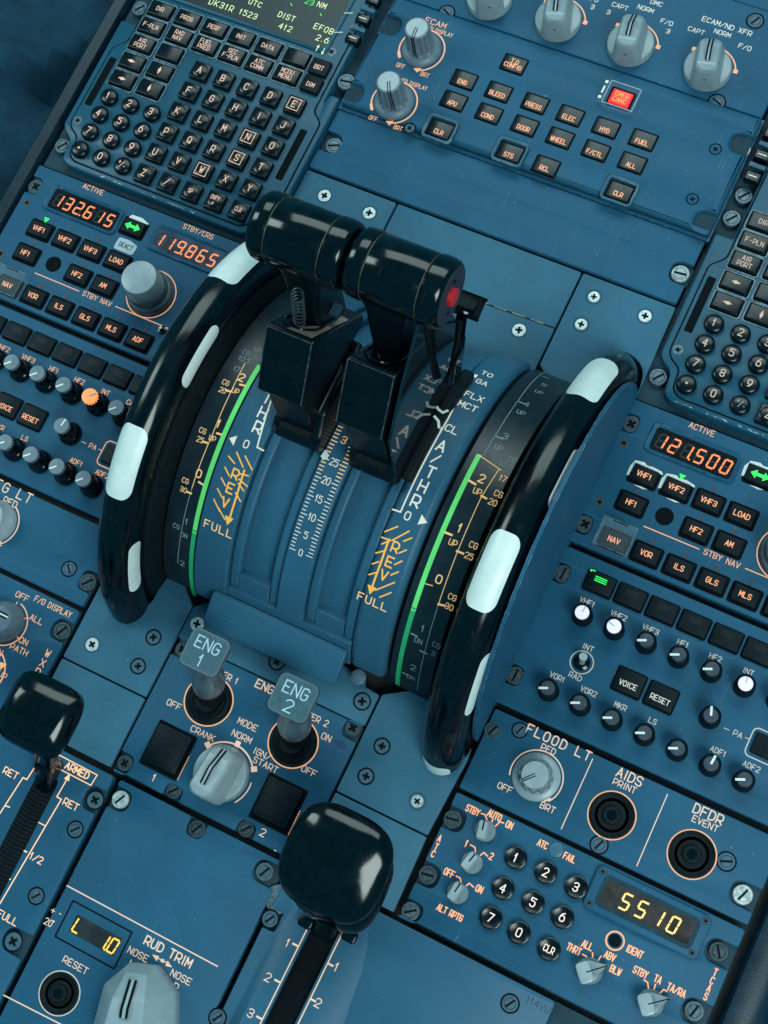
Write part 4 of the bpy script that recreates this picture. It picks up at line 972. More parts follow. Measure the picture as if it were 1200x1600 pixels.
# code display with bolted bezel
X, Y = at(1011, 1425, 2)
b = MB(); b.prism(rrect(X, Y, 66, 25, 3.5, 4), 0, 2.6, 0.8); f = part('display_bezel', b, 'paint', t)
b = MB(); o_ = rrect(X+0.2, Y+0.2, 56, 18, 3.5, 5); i_ = rrect(X+0.2, Y+0.2, 51, 13, 1.6, 5); n = len(o_)
b.flat(o_, 2.7); part('display_recess', b, 'flange', f)
b = MB(); b.flat(i_, 2.85); part('display_glass', b, 'glassbrown', f)
b = MB(); seg7(b, '5510', (X+1.5, Y-0.1), 8.6, 9.2, 2.95); part('digits', b, 'segpale', f)
for sx in (-1, 1):
    for sy in (-1, 1): fastener(f, X+sx*29.8, Y+sy*9.2, 2.7, 2.0, kind='cross', mname='flscrew')
def small_selector(px, py, toward, s=0.52, flat=False):
    X, Y = at(px, py, 3); tx, ty = at(*toward, 3); ang = math.atan2(ty-Y, tx-X)-math.pi/2
    b = MB(); b.lathe([(6.0, 0), (6.0, 2.6), (5.6, 3.2), (0.3, 3.3)], n=32); k = part('selector_knob', b, 'selface', t, (X, Y, 0), rz=ang)
    b = MB(); b.loft([[(x, y, 3) for x, y in rrect(-1.2, 0, 6.0, 11.0, 1.3, 3)], [(x, y, 8.6) for x, y in rrect(-1.2, 0, 5.2, 10.2, 1.3, 3)], [(x, y, 9.2) for x, y in rrect(-1.2, 0, 4.4, 9.4, 1.1, 3)]]); g = part('grip', b, 'grey2', k, (X, Y, 0))
    b = MB(); b.ribbon([(-1.0, 0), (-1.0, 4.8)], 0.8, 9.3); part('pointer', b, 'slot', g, (X, Y, 0))
# rotation is set on the knob: keep its parts aligned
small_selector(758, 1298, (762, 1280)); small_selector(737, 1348, (752, 1330)); small_selector(715, 1395, (728, 1375))
def wedge_selector(px, py, toward):
    X, Y = at(px, py, 3); tx, ty = at(*toward, 3); ang = math.atan2(ty-Y, tx-X)
    b = MB(); b.lathe([(7.2, 0), (7.0, 2.4), (0.3, 2.5)], n=32); k = part('selector_knob', b, 'selface', t, (X, Y, 0), rz=ang)
    b = MB(); b.prism(rounded([(-6, -5.6), (1.5, -5.6), (11, 0), (1.5, 5.6), (-6, 5.6)], [2.4, .5, .4, .5, 2.4], 4), 2, 7.0, 0.6); g = part('grip', b, 'selface', k, (X, Y, 0))
    b = MB(); b.prism(rrect(-2.6, 0, 7.6, 11.4, 2, 4), 6.8, 9.0, 0.5); part('grip_top', b, 'grey2', g, (X, Y, 0))
    b = MB(); b.ribbon([(-1.5, 0), (1.1, 0)], 0.55, 9.15); b.ribbon([(1.6, 0), (10, 0)], 0.55, 7.15); part('pointer', b, 'slot', g, (X, Y, 0))
wedge_selector(921, 1517, (948, 1509)); wedge_selector(1017, 1567, (1042, 1561))
X, Y = at(961, 1470); b = MB(); b.arc((X, Y), 4.8, 0, 360, 1.0, 0.14, 36); part('lit_ring', b, 'amber', t); b = MB(); b.lathe([(3.4, 0), (3.3, 1.5), (2.6, 2.2), (0.3, 2.2)], n=24); part('ident_button', b, 'key', t, (X, Y, 0))
X, Y = at(869, 1328); b = MB(); b.lathe([(3.9, 0), (3.9, 0.6), (3.3, 0.8), (0.3, 0.8)], n=24); part('fail_lamp', b, 'selblue', t, (X, Y, 0))
def ex(b):
    for pl in ([(752, 1271), (758, 1273), (761, 1281)], [(770, 1280), (768, 1286)], [(787, 1286), (781, 1284), (774, 1291)], [(735, 1320), (742, 1324), (743, 1331)], [(762, 1338), (756, 1332), (749, 1338)],
               [(713, 1369), (719, 1372), (721, 1380)], [(740, 1386), (733, 1380), (726, 1387)], [(910, 1491), (916, 1494), (918, 1502)], [(926, 1489), (926, 1502)], [(939, 1494), (935, 1500), (933, 1504)], [(949, 1510), (944, 1509)],
               [(1006, 1531), (1012, 1535), (1014, 1550)], [(1024, 1538), (1021, 1550)], [(1042, 1549), (1037, 1546), (1031, 1552)]): polyline(b, pl, 0.65)
c5 = dict(wf=0.62, sw=0.62)
lettering(t, [L('STBY', 739, 1266, 4.2, **c5), L('AUTO', 773, 1274, 4.2, **c5), L('ON', 796, 1289, 4.2, **c5), L('1', 729, 1318, 4.2, **c5), L('2', 768, 1338, 4.2, **c5), L('OFF', 702, 1364, 4.2, **c5), L('ON', 749, 1389, 4.2, **c5), L('ALT RPTG', 703, 1426, 4.0, **c5),
   L('A', 687, 1310, 4.0, **c5), L('T', 682, 1323, 4.0, **c5), L('C', 677, 1334, 4.0, **c5), L('ATC', 848, 1319, 4.0, **c5), L('FAIL', 890, 1340, 4.0, **c5), L('IDENT', 992, 1487, 4.2, **c5), L('ALL', 918, 1477, 4.2, **c5), L('THRT', 897, 1483, 4.2, **c5), L('ABV', 953, 1494, 4.2, **c5),
   L('BLW', 962, 1516, 4.2, **c5), L('STBY', 1001, 1519, 4.2, **c5), L('TA', 1028, 1530, 4.2, **c5), L('TA/RA', 1057, 1547, 4.2, **c5), L('T', 1118, 1519, 4.2, **c5), L('C', 1113, 1532, 4.2, **c5), L('A', 1108, 1544, 4.2, **c5), L('S', 1103, 1557, 4.2, **c5)], m='hot', extra=ex)
# loose dzus rail marks
# ================================================================== integral light panel (left) and weather radar panel
t = panel('light_dimmer_panel', 'plain panel cut off by the left edge below the left audio panel', 'light panel', -24.5, 149.5, -166, -116.8, [('r', -150.5, 10, 13)])
fastener(t, *at(108, 889), -0.3, 4.4, 2.3, mname='screwp'); fastener(t, *at(136, 909), -1.4, 5.6, 0.9, mname='flscrew')
X, Y = at(-6, 815, 0); b = MB(); b.lathe([(13.5, 0), (13.5, 3), (12.5, 5), (10.5, 8), (9.5, 13), (0.3, 13.4)], n=48); part('dimmer_knob', b, 'grey2', t, (X, Y, 0))
def ex(b):
    b.arc((X, Y), 15.0, 60, -52, 0.8, 0.12); a = math.radians(-56); qx, qy = X+15*math.cos(a), Y+15*math.sin(a); b.flat([(qx+2.4, qy+2.4), (qx-2.4, qy-1.2), (qx-0.4, qy+2.8)], 0.14)
lettering(t, [('INTEG LT', *at(5, 760), 6.0, dict(sw=0.72, wf=0.92, gap=0.42)), ('MAIN PNL & PED', *at(-20, 768), 4.0, dict(wf=0.95)), L('BRT', -8, 853, 4.0, wf=0.95)], m='creamamber', extra=ex)
t = panel('weather_radar_panel', 'weather radar panel at the left edge marked WXR with a half hidden rotary selector', 'radar panel', -24.5, 149.8, -243, -168.8, [('r', -184, 12, 13)], r=3)
fastener(t, *at(96, 985), -1.4, 5.6, 1.1, mname='flscrew')
X, Y = at(8, 972)
b = MB(); b.lathe([(12.6, 0), (12.6, 3), (11.6, 7), (8, 10.5), (0.3, 11)], n=48); k = part('selector_knob', b, 'domegrey', t, (X, Y, 0))
b = MB()
for v in (-1.1, 1.1): b.tube([(x, v+3.2, 11.0-0.045*x*x+0.35) for x in (-9, -6, -3, 0, 3, 6, 9)], 0.5, 6)
part('pointer_lines', b, 'slot', k, (X, Y, 0))
b = MB(); b.tube([(x, 3.2, 11.0-0.045*x*x+0.4) for x in (-9, -6, -3, 0, 3, 6, 9)], 0.6, 6); part('pointer_stripe', b, 'ptr', k, (X, Y, 0))
def ex(b):
    b.arc((X, Y), 14.4, 75, -110, 0.7, 0.12); polyline(b, [(24, 947), (27, 941)], 0.6); polyline(b, [(38, 967), (44, 965)], 0.6); polyline(b, [(25, 992), (29, 998)], 0.6)
    X2, Y2 = at(-30, 1045); b.arc((X2, Y2), 15.5, 60, -40, 0.9, 0.12); q = at(3, 1040); b.flat([(q[0]-2.4, q[1]+1.4), (q[0]+2.4, q[1]+2.0), (q[0]+0.4, q[1]-2.8)], 0.14)
lettering(t, [L('OFF', 35, 932, 4.0), L('F/O DISPLAY', 83, 948, 4.0, wf=0.78, gap=0.30), L('ALL', 57, 968, 4.0), L('ON', 37, 1002, 4.0), L('PATH', 30, 1015, 4.0), L('W', 75, 1021, 5.0), L('X', 67, 1036, 5.0), L('R', 59, 1050, 5.0), L('ON', -3, 1018, 4.0), L('UP', 4, 1055, 4.0)], m='amber', extra=ex)
# ================================================================== engine panel
def lean(b):
    b.v = [(x, y+0.46*z, z) for x, y, z in b.v]; return b
t = panel('engine_start_panel', 'engine panel with two tall levers, a grey mode selector and two black square covers', 'engine panel', 213.6, 338.6, -243.2, -158.2, [('l', -162, 10, 12), ('r', -161.5, 11, 13), ('l', -237.5, 10, 12), ('b', 253.5, 8, 11), ('b', 302.5, 8, 11)], r=2.5)
for q, mn, kd in (((285, 1014), 'flscrew', 'cross'), ((551, 1137), 'flscrew', 'cross'), ((194, 1192), 'flscrew', 'cross'), ((271, 1235), 'flscrew', 'screw'), ((384, 1295), 'flscrew', 'screw')): fastener(t, *at(*q), -1.2, 4.8, 0.9, kind=kd, mname=mn)
for s_, (px, py) in (('ENG\n1', (326, 1095)), ('ENG\n2', (458, 1160))):
    X, Y = at(px, py)
    b = MB(); b.arc((X, Y), 14.8, 0, 360, 0.75, 0.14, 56); part('lit_ring', b, 'amber', t)
    b = MB(); b.lathe([(14.2, 0), (14.0, 0.6), (12.5, 0.3), (11, 1.6), (9.8, 0.8), (8.6, 2.6), (7.4, 1.9), (7.0, 4.0)], n=48); bt = part('rubber_boot', b, 'rubber', t, (X, Y, 0))
    b = lean(MB().lathe([(7.6, 3), (8.0, 9), (8.4, 12), (8.6, 13), (9.8, 15), (10.2, 18), (9.9, 21), (8.4, 25), (7.2, 29), (7.0, 33), (8.4, 38), (9, 39.8)], n=40)); lv = part('lever_shaft', b, 'steel', t, (X, Y+2.0, 0))
    b = lean(MB().lathe([(7.75, 3), (8.3, 10), (8.8, 12.6), (8.6, 13.6)], n=40)); part('shaft_collar', b, 'rubber', lv, (X, Y+2.0, 0))
    Xc, Yc = at(*((320, 1019) if s_[-1] == '1' else (458, 1090)), 45)
    b = MB()
    b.loft([[(Xc+x*0.82, Yc+y*0.82, 39.2) for x, y in rrect(0, 0, 23, 23, 4.2, 5)], [(Xc+x, Yc+y, 41.5) for x, y in rrect(0, 0, 24.5, 23, 4.2, 5)], [(Xc+x, Yc+y, 44.4) for x, y in rrect(0, 0, 24.5, 23, 4.2, 5)], [(Xc+x, Yc+y, 45) for x, y in rrect(0, 0, 23.8, 22.3, 4.0, 5)]])
    hd = part('lever_head', b, 'steel', t)
    b = MB(); b.prism(rrect(Xc, Yc, 22.0, 20.5, 3.2, 5), 44.9, 45.2); part('head_inlay', b, 'cap', hd)
    b = MB(); a_, c_ = s_.split('\n'); T(b, a_, (Xc, Yc+4.2), 6.6, 45.35, sw=0.75, wf=0.88); T(b, c_, (Xc, Yc-5.2), 6.8, 45.35, sw=0.75); part('engraved_lettering', b, 'engrave', hd)
for (px, py), s_ in (((263, 1172), '1'), ((435, 1256), '2')):
    X, Y = at(px, py); b = MB(); b.prism(rrect(X, Y, 25.5, 28, 0.8, 2), 0.02, 0.5); k = part('black_cover', b, 'slot', t)
    b = MB(); b.prism(rrect(X-0.3, Y+0.6, 22.4, 24, 1, 2), 0.1, 3.2, 0.8); b.prism(rrect(X-0.3, Y+0.6, 18, 19.6, 0.6, 2), 3.0, 3.6, 0.5); part('cover_face', b, 'keymatte', k)
    b = MB(); b.ribbon([(X+13.2, Y+2), (X+13.2, Y-13)], 0.35, 0.2); part('light_leak', b, 'amber', k)
kx_, ky_ = selector(t, 347, 1209, (369, 1166), s=1.08)
def ex(b):
    R_ = 18.3
    for q in ((326, 1166), (371, 1163), (396, 1202)): pass
    a = [math.degrees(math.atan2(at(*q)[1]-ky_, at(*q)[0]-kx_)) for q in ((326, 1166), (371, 1163), (396, 1202))]
    b.arc((kx_, ky_), R_, a[0], a[2], 0.95, 0.12)
    for q in a:
        c, s_ = math.cos(math.radians(q)), math.sin(math.radians(q)); b.flat([(kx_+c*u-s_*v, ky_+s_*u+c*v) for u, v in ((R_-1.0, -1.6), (R_+2.6, -1.6), (R_+2.6, 1.6), (R_-1.0, 1.6))], 0.14)
    b.arc((kx_, ky_), R_, a[2]-25, a[2]-70, 0.7, 0.12)
lettering(t, [L('MASTER 1', 347, 1053, 4.1, wf=0.9), L('ENG', 414, 1073, 5.4, sw=0.75, wf=0.95), L('MASTER 2', 486, 1119, 4.1, wf=0.9), L('OFF', 272, 1101, 4.1), L('ON', 510, 1152, 4.1), L('OFF', 483, 1205, 4.1), L('MODE', 387, 1132, 4.1), L('NORM', 378, 1151, 4.1), L('CRANK', 317, 1146, 4.1), L('IGN/', 410, 1178, 4.1), L('START', 415, 1195, 4.1),
   L('1', 241, 1215, 4.8), L('2', 411, 1301, 4.8), L('-', 430, 1329, 4.0)], m='creamamber', extra=ex)
b = MB()
for q, r_ in (((530, 1162), 2.6), ((400, 1103), 1.1)):
    X, Y = at(*q); b.flat([(X+r_*1.9*math.cos(a/10*6.283)*random.uniform(.6, 1.1)+0.7*a/5, Y+r_*math.sin(a/10*6.283)*random.uniform(.6, 1)) for a in range(10)], 0.1)
part('ink_stain', b, 'inkblue', t)
# strip in front of the engine panel
plate('narrow screwed strip below the blue lip of the curved lever housing', [(213.2, -157.6), (338.8, -157.6), (338.8, -138), (329, -137), (327, -132), (224, -128), (213.2, -137.4)], [(308, 975, 'screwb', 4.4), (433, 1034, 'screwp', 4.4), (566, 1096, 'screwp', 4.6)])
# ================================================================== rudder trim panel
t = panel('rudder_trim_panel', 'rudder trim panel with a large pale faceted knob and a small yellow display', 'trim panel', 221, 332, -420, -246.6, [('l', -256.8, 12, 13), ('t', 275.5, 10.5, 11), ('r', -256, 15.5, 13)], r=2.5)
for q, mn in (((187, 1249), 'screwb'), ((307, 1295), 'flscrew'), ((413, 1362), 'screw'), ((32, 1596), 'flscrew')): fastener(t, *at(*q), -1.2, 5.2, 1.1, mname=mn)
guarded_button(t, 93, 1552, 11.5, 'creamdim')
X, Y = at(146, 1460)
b = MB(); b.ribbon(rrect(X, Y, 40, 22, 0.4, 2), 0.9, 0.14, True); f = part('display_frame', b, 'slot', t)
Xd, Yd = at(149, 1461); b = MB(); b.flat(rrect(Xd, Yd, 30.5, 10.5, 0.8, 2), 0.16); part('display_glass', b, 'glassbrown2', f)
b = MB(); seg7(b, 'L', (Xd-11.5, Yd), 8.0, 7, 0.25); seg7(b, '1.0', (Xd+9.2, Yd-0.6), 8.0, 6.2, 0.25); part('digits', b, 'segyellow', f)
X, Y = at(221, 1581); tx, ty = at(228, 1530); ang = math.atan2(ty-Y, tx-X)-math.pi/2
b = MB(); P0 = [(8, 26), (-8, 26), (-21, 13), (-24, -10), (-17, -25), (17, -25), (24, -10), (21, 13)]; P1 = [(6.5, 21.5), (-6.5, 21.5), (-9, 8), (-10.5, -8), (-9, -21), (9, -21), (10.5, -8), (9, 8)]
sl = lambda x, y, z: (x, y, z if z < 12 else 9+(z-9)*(31-max(0, y-3)*0.62-9)/22)
b.loft([[(x, y, 0) for x, y in P0], [(x, y, 9) for x, y in P0], [sl(x*0.93, y*0.97, 13) for x, y in P0], [sl(x, y, 31) for x, y in P1]])
k = bevelled_(part('trim_knob', b, 'palegrey', t, (X, Y, 0), rz=ang), 1.3)
b = MB(); xk = lambda x, y, z: (x, y, z-max(0, y-3)*0.55)
for v in (-1.7, 1.7): b.ribbon([(v, -1), (v, 2.9), (v, 3.1), (v, 17.5)], 1.5, 31.5, xf=xk)
part('pointer_lines', b, 'slot', k, (X, Y, 0))
b = MB(); b.ribbon([(0, -1), (0, 2.9), (0, 3.1), (0, 17.5)], 1.7, 31.45, xf=xk); part('pointer_stripe', b, 'grey2', k, (X, Y, 0))
def ex(b):
    polyline(b, [(105, 1384), (340, 1510)], 0.7); polyline(b, [(6, 1555), (110, 1608)], 0.7)
    polyline(b, [(243, 1496), (254, 1500), (265, 1507)], 0.5)
    for q, d_ in (((241, 1495), -1), ((266, 1508), 1)):
        x, y = at(*q); b.flat([(x+d_*1.6, y-d_*0.6), (x-d_*2.4, y+1.5), (x-d_*2.4, y-1.5)], 0.14)
    x, y = at(254, 1501); b.flat([(x-2, y), (x, y+1.1), (x+2, y), (x, y-1.1)], 0.14)
    for q in ((264, 1541), ): x, y = at(*q); b.flat([(x-1.7, y), (x, y+1.7), (x+1.7, y), (x, y-1.7)], 0.14); b.ribbon([(x-4.5, y+1.5), (x, y)], 0.45, 0.12)
lettering(t, [L('RUD TRIM', 263, 1487, 5.6, sw=0.8, wf=0.95), L('NOSE', 216, 1491, 4.2), L('NOSE', 283, 1527, 4.2), L('L', 206, 1506, 4.2), L('R', 275, 1542, 4.4), L('RESET', 118, 1508, 4.2), L('+', 83, 1423, 3.4), L('-', 94, 1428, 3.4), L('20', 76, 1441, 4.2, wf=0.8), L('o', 83, 1444, 4.2)], m='creamamber', extra=ex)
x, y = at(385, 1331); b = MB(); b.flat([(x+3.2*math.cos(a/9*6.283), y+1.4*math.sin(a/9*6.283)) for a in range(9)], 0.1); part('ink_stain', b, 'inkblue', t)
# ================================================================== speed brake panel and lever
t = panel('speed_brake_quadrant', 'speed brake panel with a black lever slot and ARMED in a box', 'lever panel', 100, 216.8, -420, -246.6, [('r', -263.5, 11, 14), ('r', -354, 16, 14)], r=2.5)
for q, mn, kd, r_ in (((148, 1250), 'screwp', 'cross', 5.0), ((118, 1296), 'screwp', 'screw', 4.4), ((57, 1400), 'screwp', 'screw', 4.4), ((20, 1471), 'screwp', 'cross', 5.2)): fastener(t, *at(*q), -0.8 if kd == 'cross' else 0, r_, 0.9, kind=kd, mname=mn)
b = MB(); b.prism(rounded([(174, -262), (188, -262), (188.5, -415), (174, -415)], 5, 4), 0.02, 0.25); k = part('lever_slot', b, 'slot', t)
b = MB()
for sgn, x in ((1, 174.2), (-1, 187.8)):
    for i in range(60): y = -268-2.4*i; b.quad([(x, y, 0.35), (x+sgn*6.4, y-0.8, 0.32), (x+sgn*6.4, y-2.0, 0.32), (x, y-1.3, 0.35)][::sgn])
part('brush_seal', b, 'rubber', k)
def ex(b):
    polyline(b, [(53, 1201), (42, 1218), (36, 1215), (0, 1271)], 0.7); polyline(b, [(8, 1259), (15, 1261)], 0.7)
    polyline(b, [(105, 1217), (89, 1245), (96, 1249), (0, 1412)], 0.7)
    x, y = at(106, 1215); b.flat([(x-1.8, y-1.5), (x+1.8, y-1.5), (x, y+2.8)], 0.14)
    for q in ((70, 1290), (41, 1331), (16, 1374)): x, y = at(*q); b.ribbon([(x-4.5, y), (x+0.2, y)], 0.9 if q[0] == 41 else 0.6, 0.12)
    b.ribbon([at(*q) for q in ((93, 1180), (152, 1211), (142, 1227), (88, 1199))], 0.6, 0.12)
lettering(t, [L('ARMED', 121, 1204, 4.6, sw=0.7, wf=0.9), L('RET', 17, 1208, 4.6, wf=0.95), L('RET', 111, 1257, 4.6, wf=0.95), L('1/2', 57, 1341, 4.6, wf=0.9), L('FULL', 12, 1434, 4.6, wf=0.95)], m='amberstrong', extra=ex)
# ================================================================== flap lever panel and lever
def fz(Y): return max(0.0, min(26.0, (-256-Y)*0.10))
def atf(px, py):
    z = 0
    for _ in range(6): X, Y = at(px, py, z); z = fz(Y)
    return X, Y
t = thing('flap_quadrant', 'flap panel with a sloping housing round a black slot numbered 1 2 3', 'lever panel', (420, -330, -8))
b = MB(); b.prism(notched(335.5, 499, -420, -246.8, [('l', -277, 9, 12), ('t', 343, 9, 14), ('b', 420, 2, 2)], 2.5), -3, 0, 0.7); part('faceplate', b, 'paint2', t)
b = MB(); b.prism([(335.5, -420), (575, -420), (575, -246.8), (335.5, -246.8)], -14, -3.2); part('mounting_plate', b, 'flange', t)
b = MB(); rings = []
for Y in (-254, -262, -275, -300, -340, -420):
    z = fz(Y); k_ = min(1, (-254-Y)/14)
    xl0, xl1 = 345.5-2*k_, 350-1*k_; xr0, xr1 = 394+0.03*(-254-Y)+3*k_, 389+0.045*(-254-Y)
    rings.append([(xl0-z*0.25, Y, 0.02-1.0), (xl1, Y, z+0.02), (361.0, Y, z+0.02), (361.2, Y, z-5.5), (376.6, Y, z-5.5), (376.8, Y, z+0.02), (xr1, Y, z+0.02), (xr0+z*0.55, Y, 0.02-1.0)])
n = len(b.v); m_ = 8
for r_ in rings: b.v += r_
for j in range(len(rings)-1):
    for i in range(m_-1): a = n+j*m_+i; b.f.append([a, a+1, a+1+m_, a+m_][::-1])
part('sloping_housing', b, 'paint2', t)
b = MB()
for i in range(12):
    y0, y1 = -252-13*i, -252-13*(i+1); g_ = lambda y: max(fz(y)-2.6, 0.12 if y > -280 else fz(y)-2.6); b.quad([(361.4, y0, g_(y0)), (361.4, y1, g_(y1)), (376.4, y1, g_(y1)), (376.4, y0, g_(y0))])
part('lever_slot', b, 'slot', t)
fx = lambda x, y, z: (x, y, z+fz(y))
b = MB()
b.ribbon([(359.6, -262), (359.6, -290), (359.6, -330), (359.6, -410)], 0.7, 0.2, xf=fx); b.ribbon([(378.4, -262), (378.4, -290), (378.4, -330), (378.4, -410)], 0.7, 0.2, xf=fx)
for s_, (px, py), (tx, ty) in (('1', (450, 1473), (461, 1476)), ('2', (419, 1527), (430, 1531)), ('3', (392, 1583), (403, 1589))):
    X, Y = atf(px, py); T(b, s_, (X, Y), 4.4, 0.2, xf=fx, sw=0.55); X, Y = atf(tx, ty); b.ribbon([(356.2, Y), (359.4, Y)], 1.1, 0.22, xf=fx)
for s_, (px, py), (tx, ty) in (('1', (526, 1511), (512, 1505)), ('2', (497, 1567), (484, 1560))):
    X, Y = atf(px, py); T(b, s_, (X, Y), 4.6, 0.2, xf=fx, sw=0.6); X, Y = atf(tx, ty); b.ribbon([(378.6, Y), (381.6, Y)], 1.1, 0.22, xf=fx)
part('lettering', b, 'creamamber', t)
for q, mn in (((422, 1436), 'screwp'), ((340, 1590), 'screwp'), ((797, 1568), 'screwp')): fastener(t, *at(*q), -0.2, 4.6, 1.0, mname=mn)
b = MB(); T(b, '114VU', at(841, 1570), 3.8, 0.12, sw=0.36, wf=0.9); part('stencil', b, 'inkblue', t)
b = MB(); b.lathe([(8, -2.6), (8, -1), (6, -0.6), (0.3, -0.4)], c=(*at(435, 1405), 0), n=30); part('worn_screw_seat', b, 'screw', t)
# lever
t = thing('flap_lever', 'glossy black cushion shaped flap lever standing in the slot at the bottom of the picture', 'lever', (369, -262, 0))
Xc, Yc = 368.5, -228.5
def sup(w_, h_, p, n=48):
    o = []
    for i in range(n):
        a = 2*math.pi*i/n; c, s_ = math.cos(a), math.sin(a); o.append((w_/2*abs(c)**(2/p)*(1 if c > 0 else -1), h_/2*abs(s_)**(2/p)*(1 if s_ > 0 else -1)))
    return o
def cushion(prof, X, Y, dy=0.0, shear=0.0): return [[(X+x, Y+y+dy*(z-prof[0][2]), z-shear*y) for x, y in sup(w_, h_, p)] for w_, h_, z, p in prof]
b = MB(); b.loft(cushion([(36, 36, 47, 3.0), (51, 49, 50, 3.3), (57, 56, 53.5, 3.0), (58, 57, 56, 3.0), (57.5, 56, 58, 3.0), (54, 51.5, 60.2, 3.3), (47, 45, 62.6, 3.1), (38, 36, 64.6, 2.8), (26, 25, 66.2, 2.5), (13, 12, 67, 2.2), (5, 5, 67.2, 2), (1, 1, 67.25, 2)], Xc-0.5, Yc-2.5, shear=-0.2)); part('knob', b, 'gloss', t)
b = MB(); b.loft(cushion([(16, 18, 24, 3), (32, 36, 29, 3), (46, 49, 34, 3.0), (51, 52, 37, 3.2), (50, 51, 41, 3.2), (42, 46, 46, 3), (30, 34, 50, 3)], Xc+3, Yc-9, shear=-0.16)); part('lower_knob', b, 'gloss', t)
b = MB(); b.loft([[(369+x, -262+y, 0) for x, y in rrect(0, 0, 13, 26, 3, 3)], [(369+x, -250+y, 14) for x, y in rrect(0, 0, 14, 22, 3, 3)], [(369+x, -238+y, 27) for x, y in rrect(0, 0, 16, 22, 3, 3)]]); part('stem', b, 'lever', t)
b = MB()
for px, py in ((477, 1441), (545, 1463)): X, Y = at(px, py, 6); b.prism(rrect(X, Y, 8.5, 6.5, 1.8, 3), 1, 6, 0.8)
part('lift_collar', b, 'gloss', t)
# ================================================================== speed brake lever
t = thing('speed_brake_lever', 'black faceted speed brake lever at the left edge above the boxed word ARMED', 'lever', (181, -262, 0))
Xc, Yc = 181, -232.5
b = MB(); b.loft([[(Xc+x, Yc-22+y, 14) for x, y in sup(11, 13, 4)], [(Xc+x, Yc-14+y, 26) for x, y in sup(15, 15, 4)], [(Xc+x, Yc-6+y, 36) for x, y in sup(28, 25, 3)], [(Xc+x, Yc+y, 47) for x, y in sup(40, 38, 3.2)], [(Xc+x, Yc+1+y, 54) for x, y in sup(44, 42, 4.2)],
   [(Xc+x, Yc+2+y, 58) for x, y in sup(43, 40, 4.0)], [(Xc+x, Yc+0.5+y, 62+0.10*y) for x, y in sup(36, 32, 3.6)], [(Xc+x, Yc-3+y, 64+0.12*y) for x, y in sup(30, 20, 3.0)], [(Xc+x, Yc-5+y, 64.2) for x, y in sup(24, 6, 2.4)]]); part('knob', b, 'gloss', t)
b = MB(); b.loft([[(181+x, -263+y, 0) for x, y in rrect(0, 0, 10, 20, 2, 3)], [(181+x, -255+y, 16) for x, y in rrect(0, 0, 11, 13, 2, 3)]]); part('stem', b, 'gloss', t)
# ================================================================== curved lever housing (quadrant)
def slab(b, X0, X1, t0, t1, R0, R1, n=40):
    rings = []
    for i in range(n+1):
        a = math.radians(t0+(t1-t0)*i/n); s_, c = math.sin(a), math.cos(a)
        rings.append([(X0, QY+R0*s_, QZ+R0*c), (X0, QY+R1*s_, QZ+R1*c), (X1, QY+R1*s_, QZ+R1*c), (X1, QY+R0*s_, QZ+R0*c)])
    b.loft(rings); return b
def bevelled(o, wd=0.9, seg=2):
    m_ = o.modifiers.new('bevel', 'BEVEL'); m_.width = wd*S; m_.segments = seg; m_.limit_method = 'ANGLE'; m_.angle_limit = math.radians(40)
    return o
RQ = 112.0
t = thing('thrust_lever_housing', 'curved blue housing between the trim wheels with two recessed lever tracks and engraved scales', 'lever housing', (276, -25, -10))
def bslab(nm, X0, X1, t0, t1, R0, R1, wd=0.9, m='paint2'):
    b = MB(); slab(b, X0, X1, t0, t1, R0, R1); o = part(nm, b, m, t); bevelled(o, wd); return o
bslab('side_rib', 212.2, 234.5, -70, 68, 90, RQ, 1.0); bslab('side_rib', 316.5, 338.5, -70, 68, 90, RQ, 3.2)
bslab('centre_rib', 267.6, 284.8, -60, 68, 90, RQ, 1.0)
bslab('rear_end', 234.6, 316.4, -70, -59, 90, RQ-0.5, 1.2)
for X0, X1 in ((234.6, 267.5), (284.9, 316.4)):
    bslab('track_floor', X0, X1, -58.9, 68, 80, RQ-8.5, 0.3)
    bslab('track_rim', X0, X0+6.5, -58.9, 68, 90, RQ-3.0, 1.4); bslab('track_rim', X1-6.5, X1, -58.9, 68, 90, RQ-3.0, 1.4)
    bslab('track_rim', X0+6.6, X1-6.6, -58.9, -52.5, 90, RQ-3.0, 1.2)
# front end shroud where the housing dips under the cover plate
b = MB(); b.prism([(213, 60), (339, 60), (339, 72), (213, 72)], -3, 1.5, 0.6); part('front_sill', b, 'paint2', t)
# lip at the rear end
b = MB(); pr_ = [(-124, 20), (-127, 21.4), (-141, 15.5), (-145.5, 11.0), (-145, 9.6), (-140, 12), (-126, 14)]
b.loft([[(x+(0 if j else 0), y, z) for y, z in pr_] for j, x in enumerate((227.5, 229, 312, 315.5))]); bevelled(part('rear_lip', b, 'paint2', t), 0.6)
b = MB()
for px, py in ((560, 1058),): X, Y = at(px, py, 8); b.lathe([(4.5, -0.5), (4.5, 0.7), (3.4, 1.2), (0.4, 1.3)], c=(X, Y, 8), n=24)
part('side_screw', b, 'screwp', t)
def cx(rad): 
    return lambda x, v, z: (x, QY+(rad+z)*math.sin(v/rad), QZ+(rad+z)*math.cos(v/rad))
def C(px, py, rad=RQ): X, a = cyl(px, py, rad); return X, a*rad
XQ = cx(RQ)
def cl(b, pxs, w_, rad=RQ, z=0.2, closed=False):
    P = [C(*q, rad) for q in pxs]; Q = []
    for i in range(len(P)-1):
        n = max(1, int(abs(P[i+1][1]-P[i][1])/4)+1)
        for k_ in range(n): Q.append((P[i][0]+(P[i+1][0]-P[i][0])*k_/n, P[i][1]+(P[i+1][1]-P[i][1])*k_/n))
    Q.append(P[-1]); b.ribbon(Q, w_, z, closed, cx(rad))
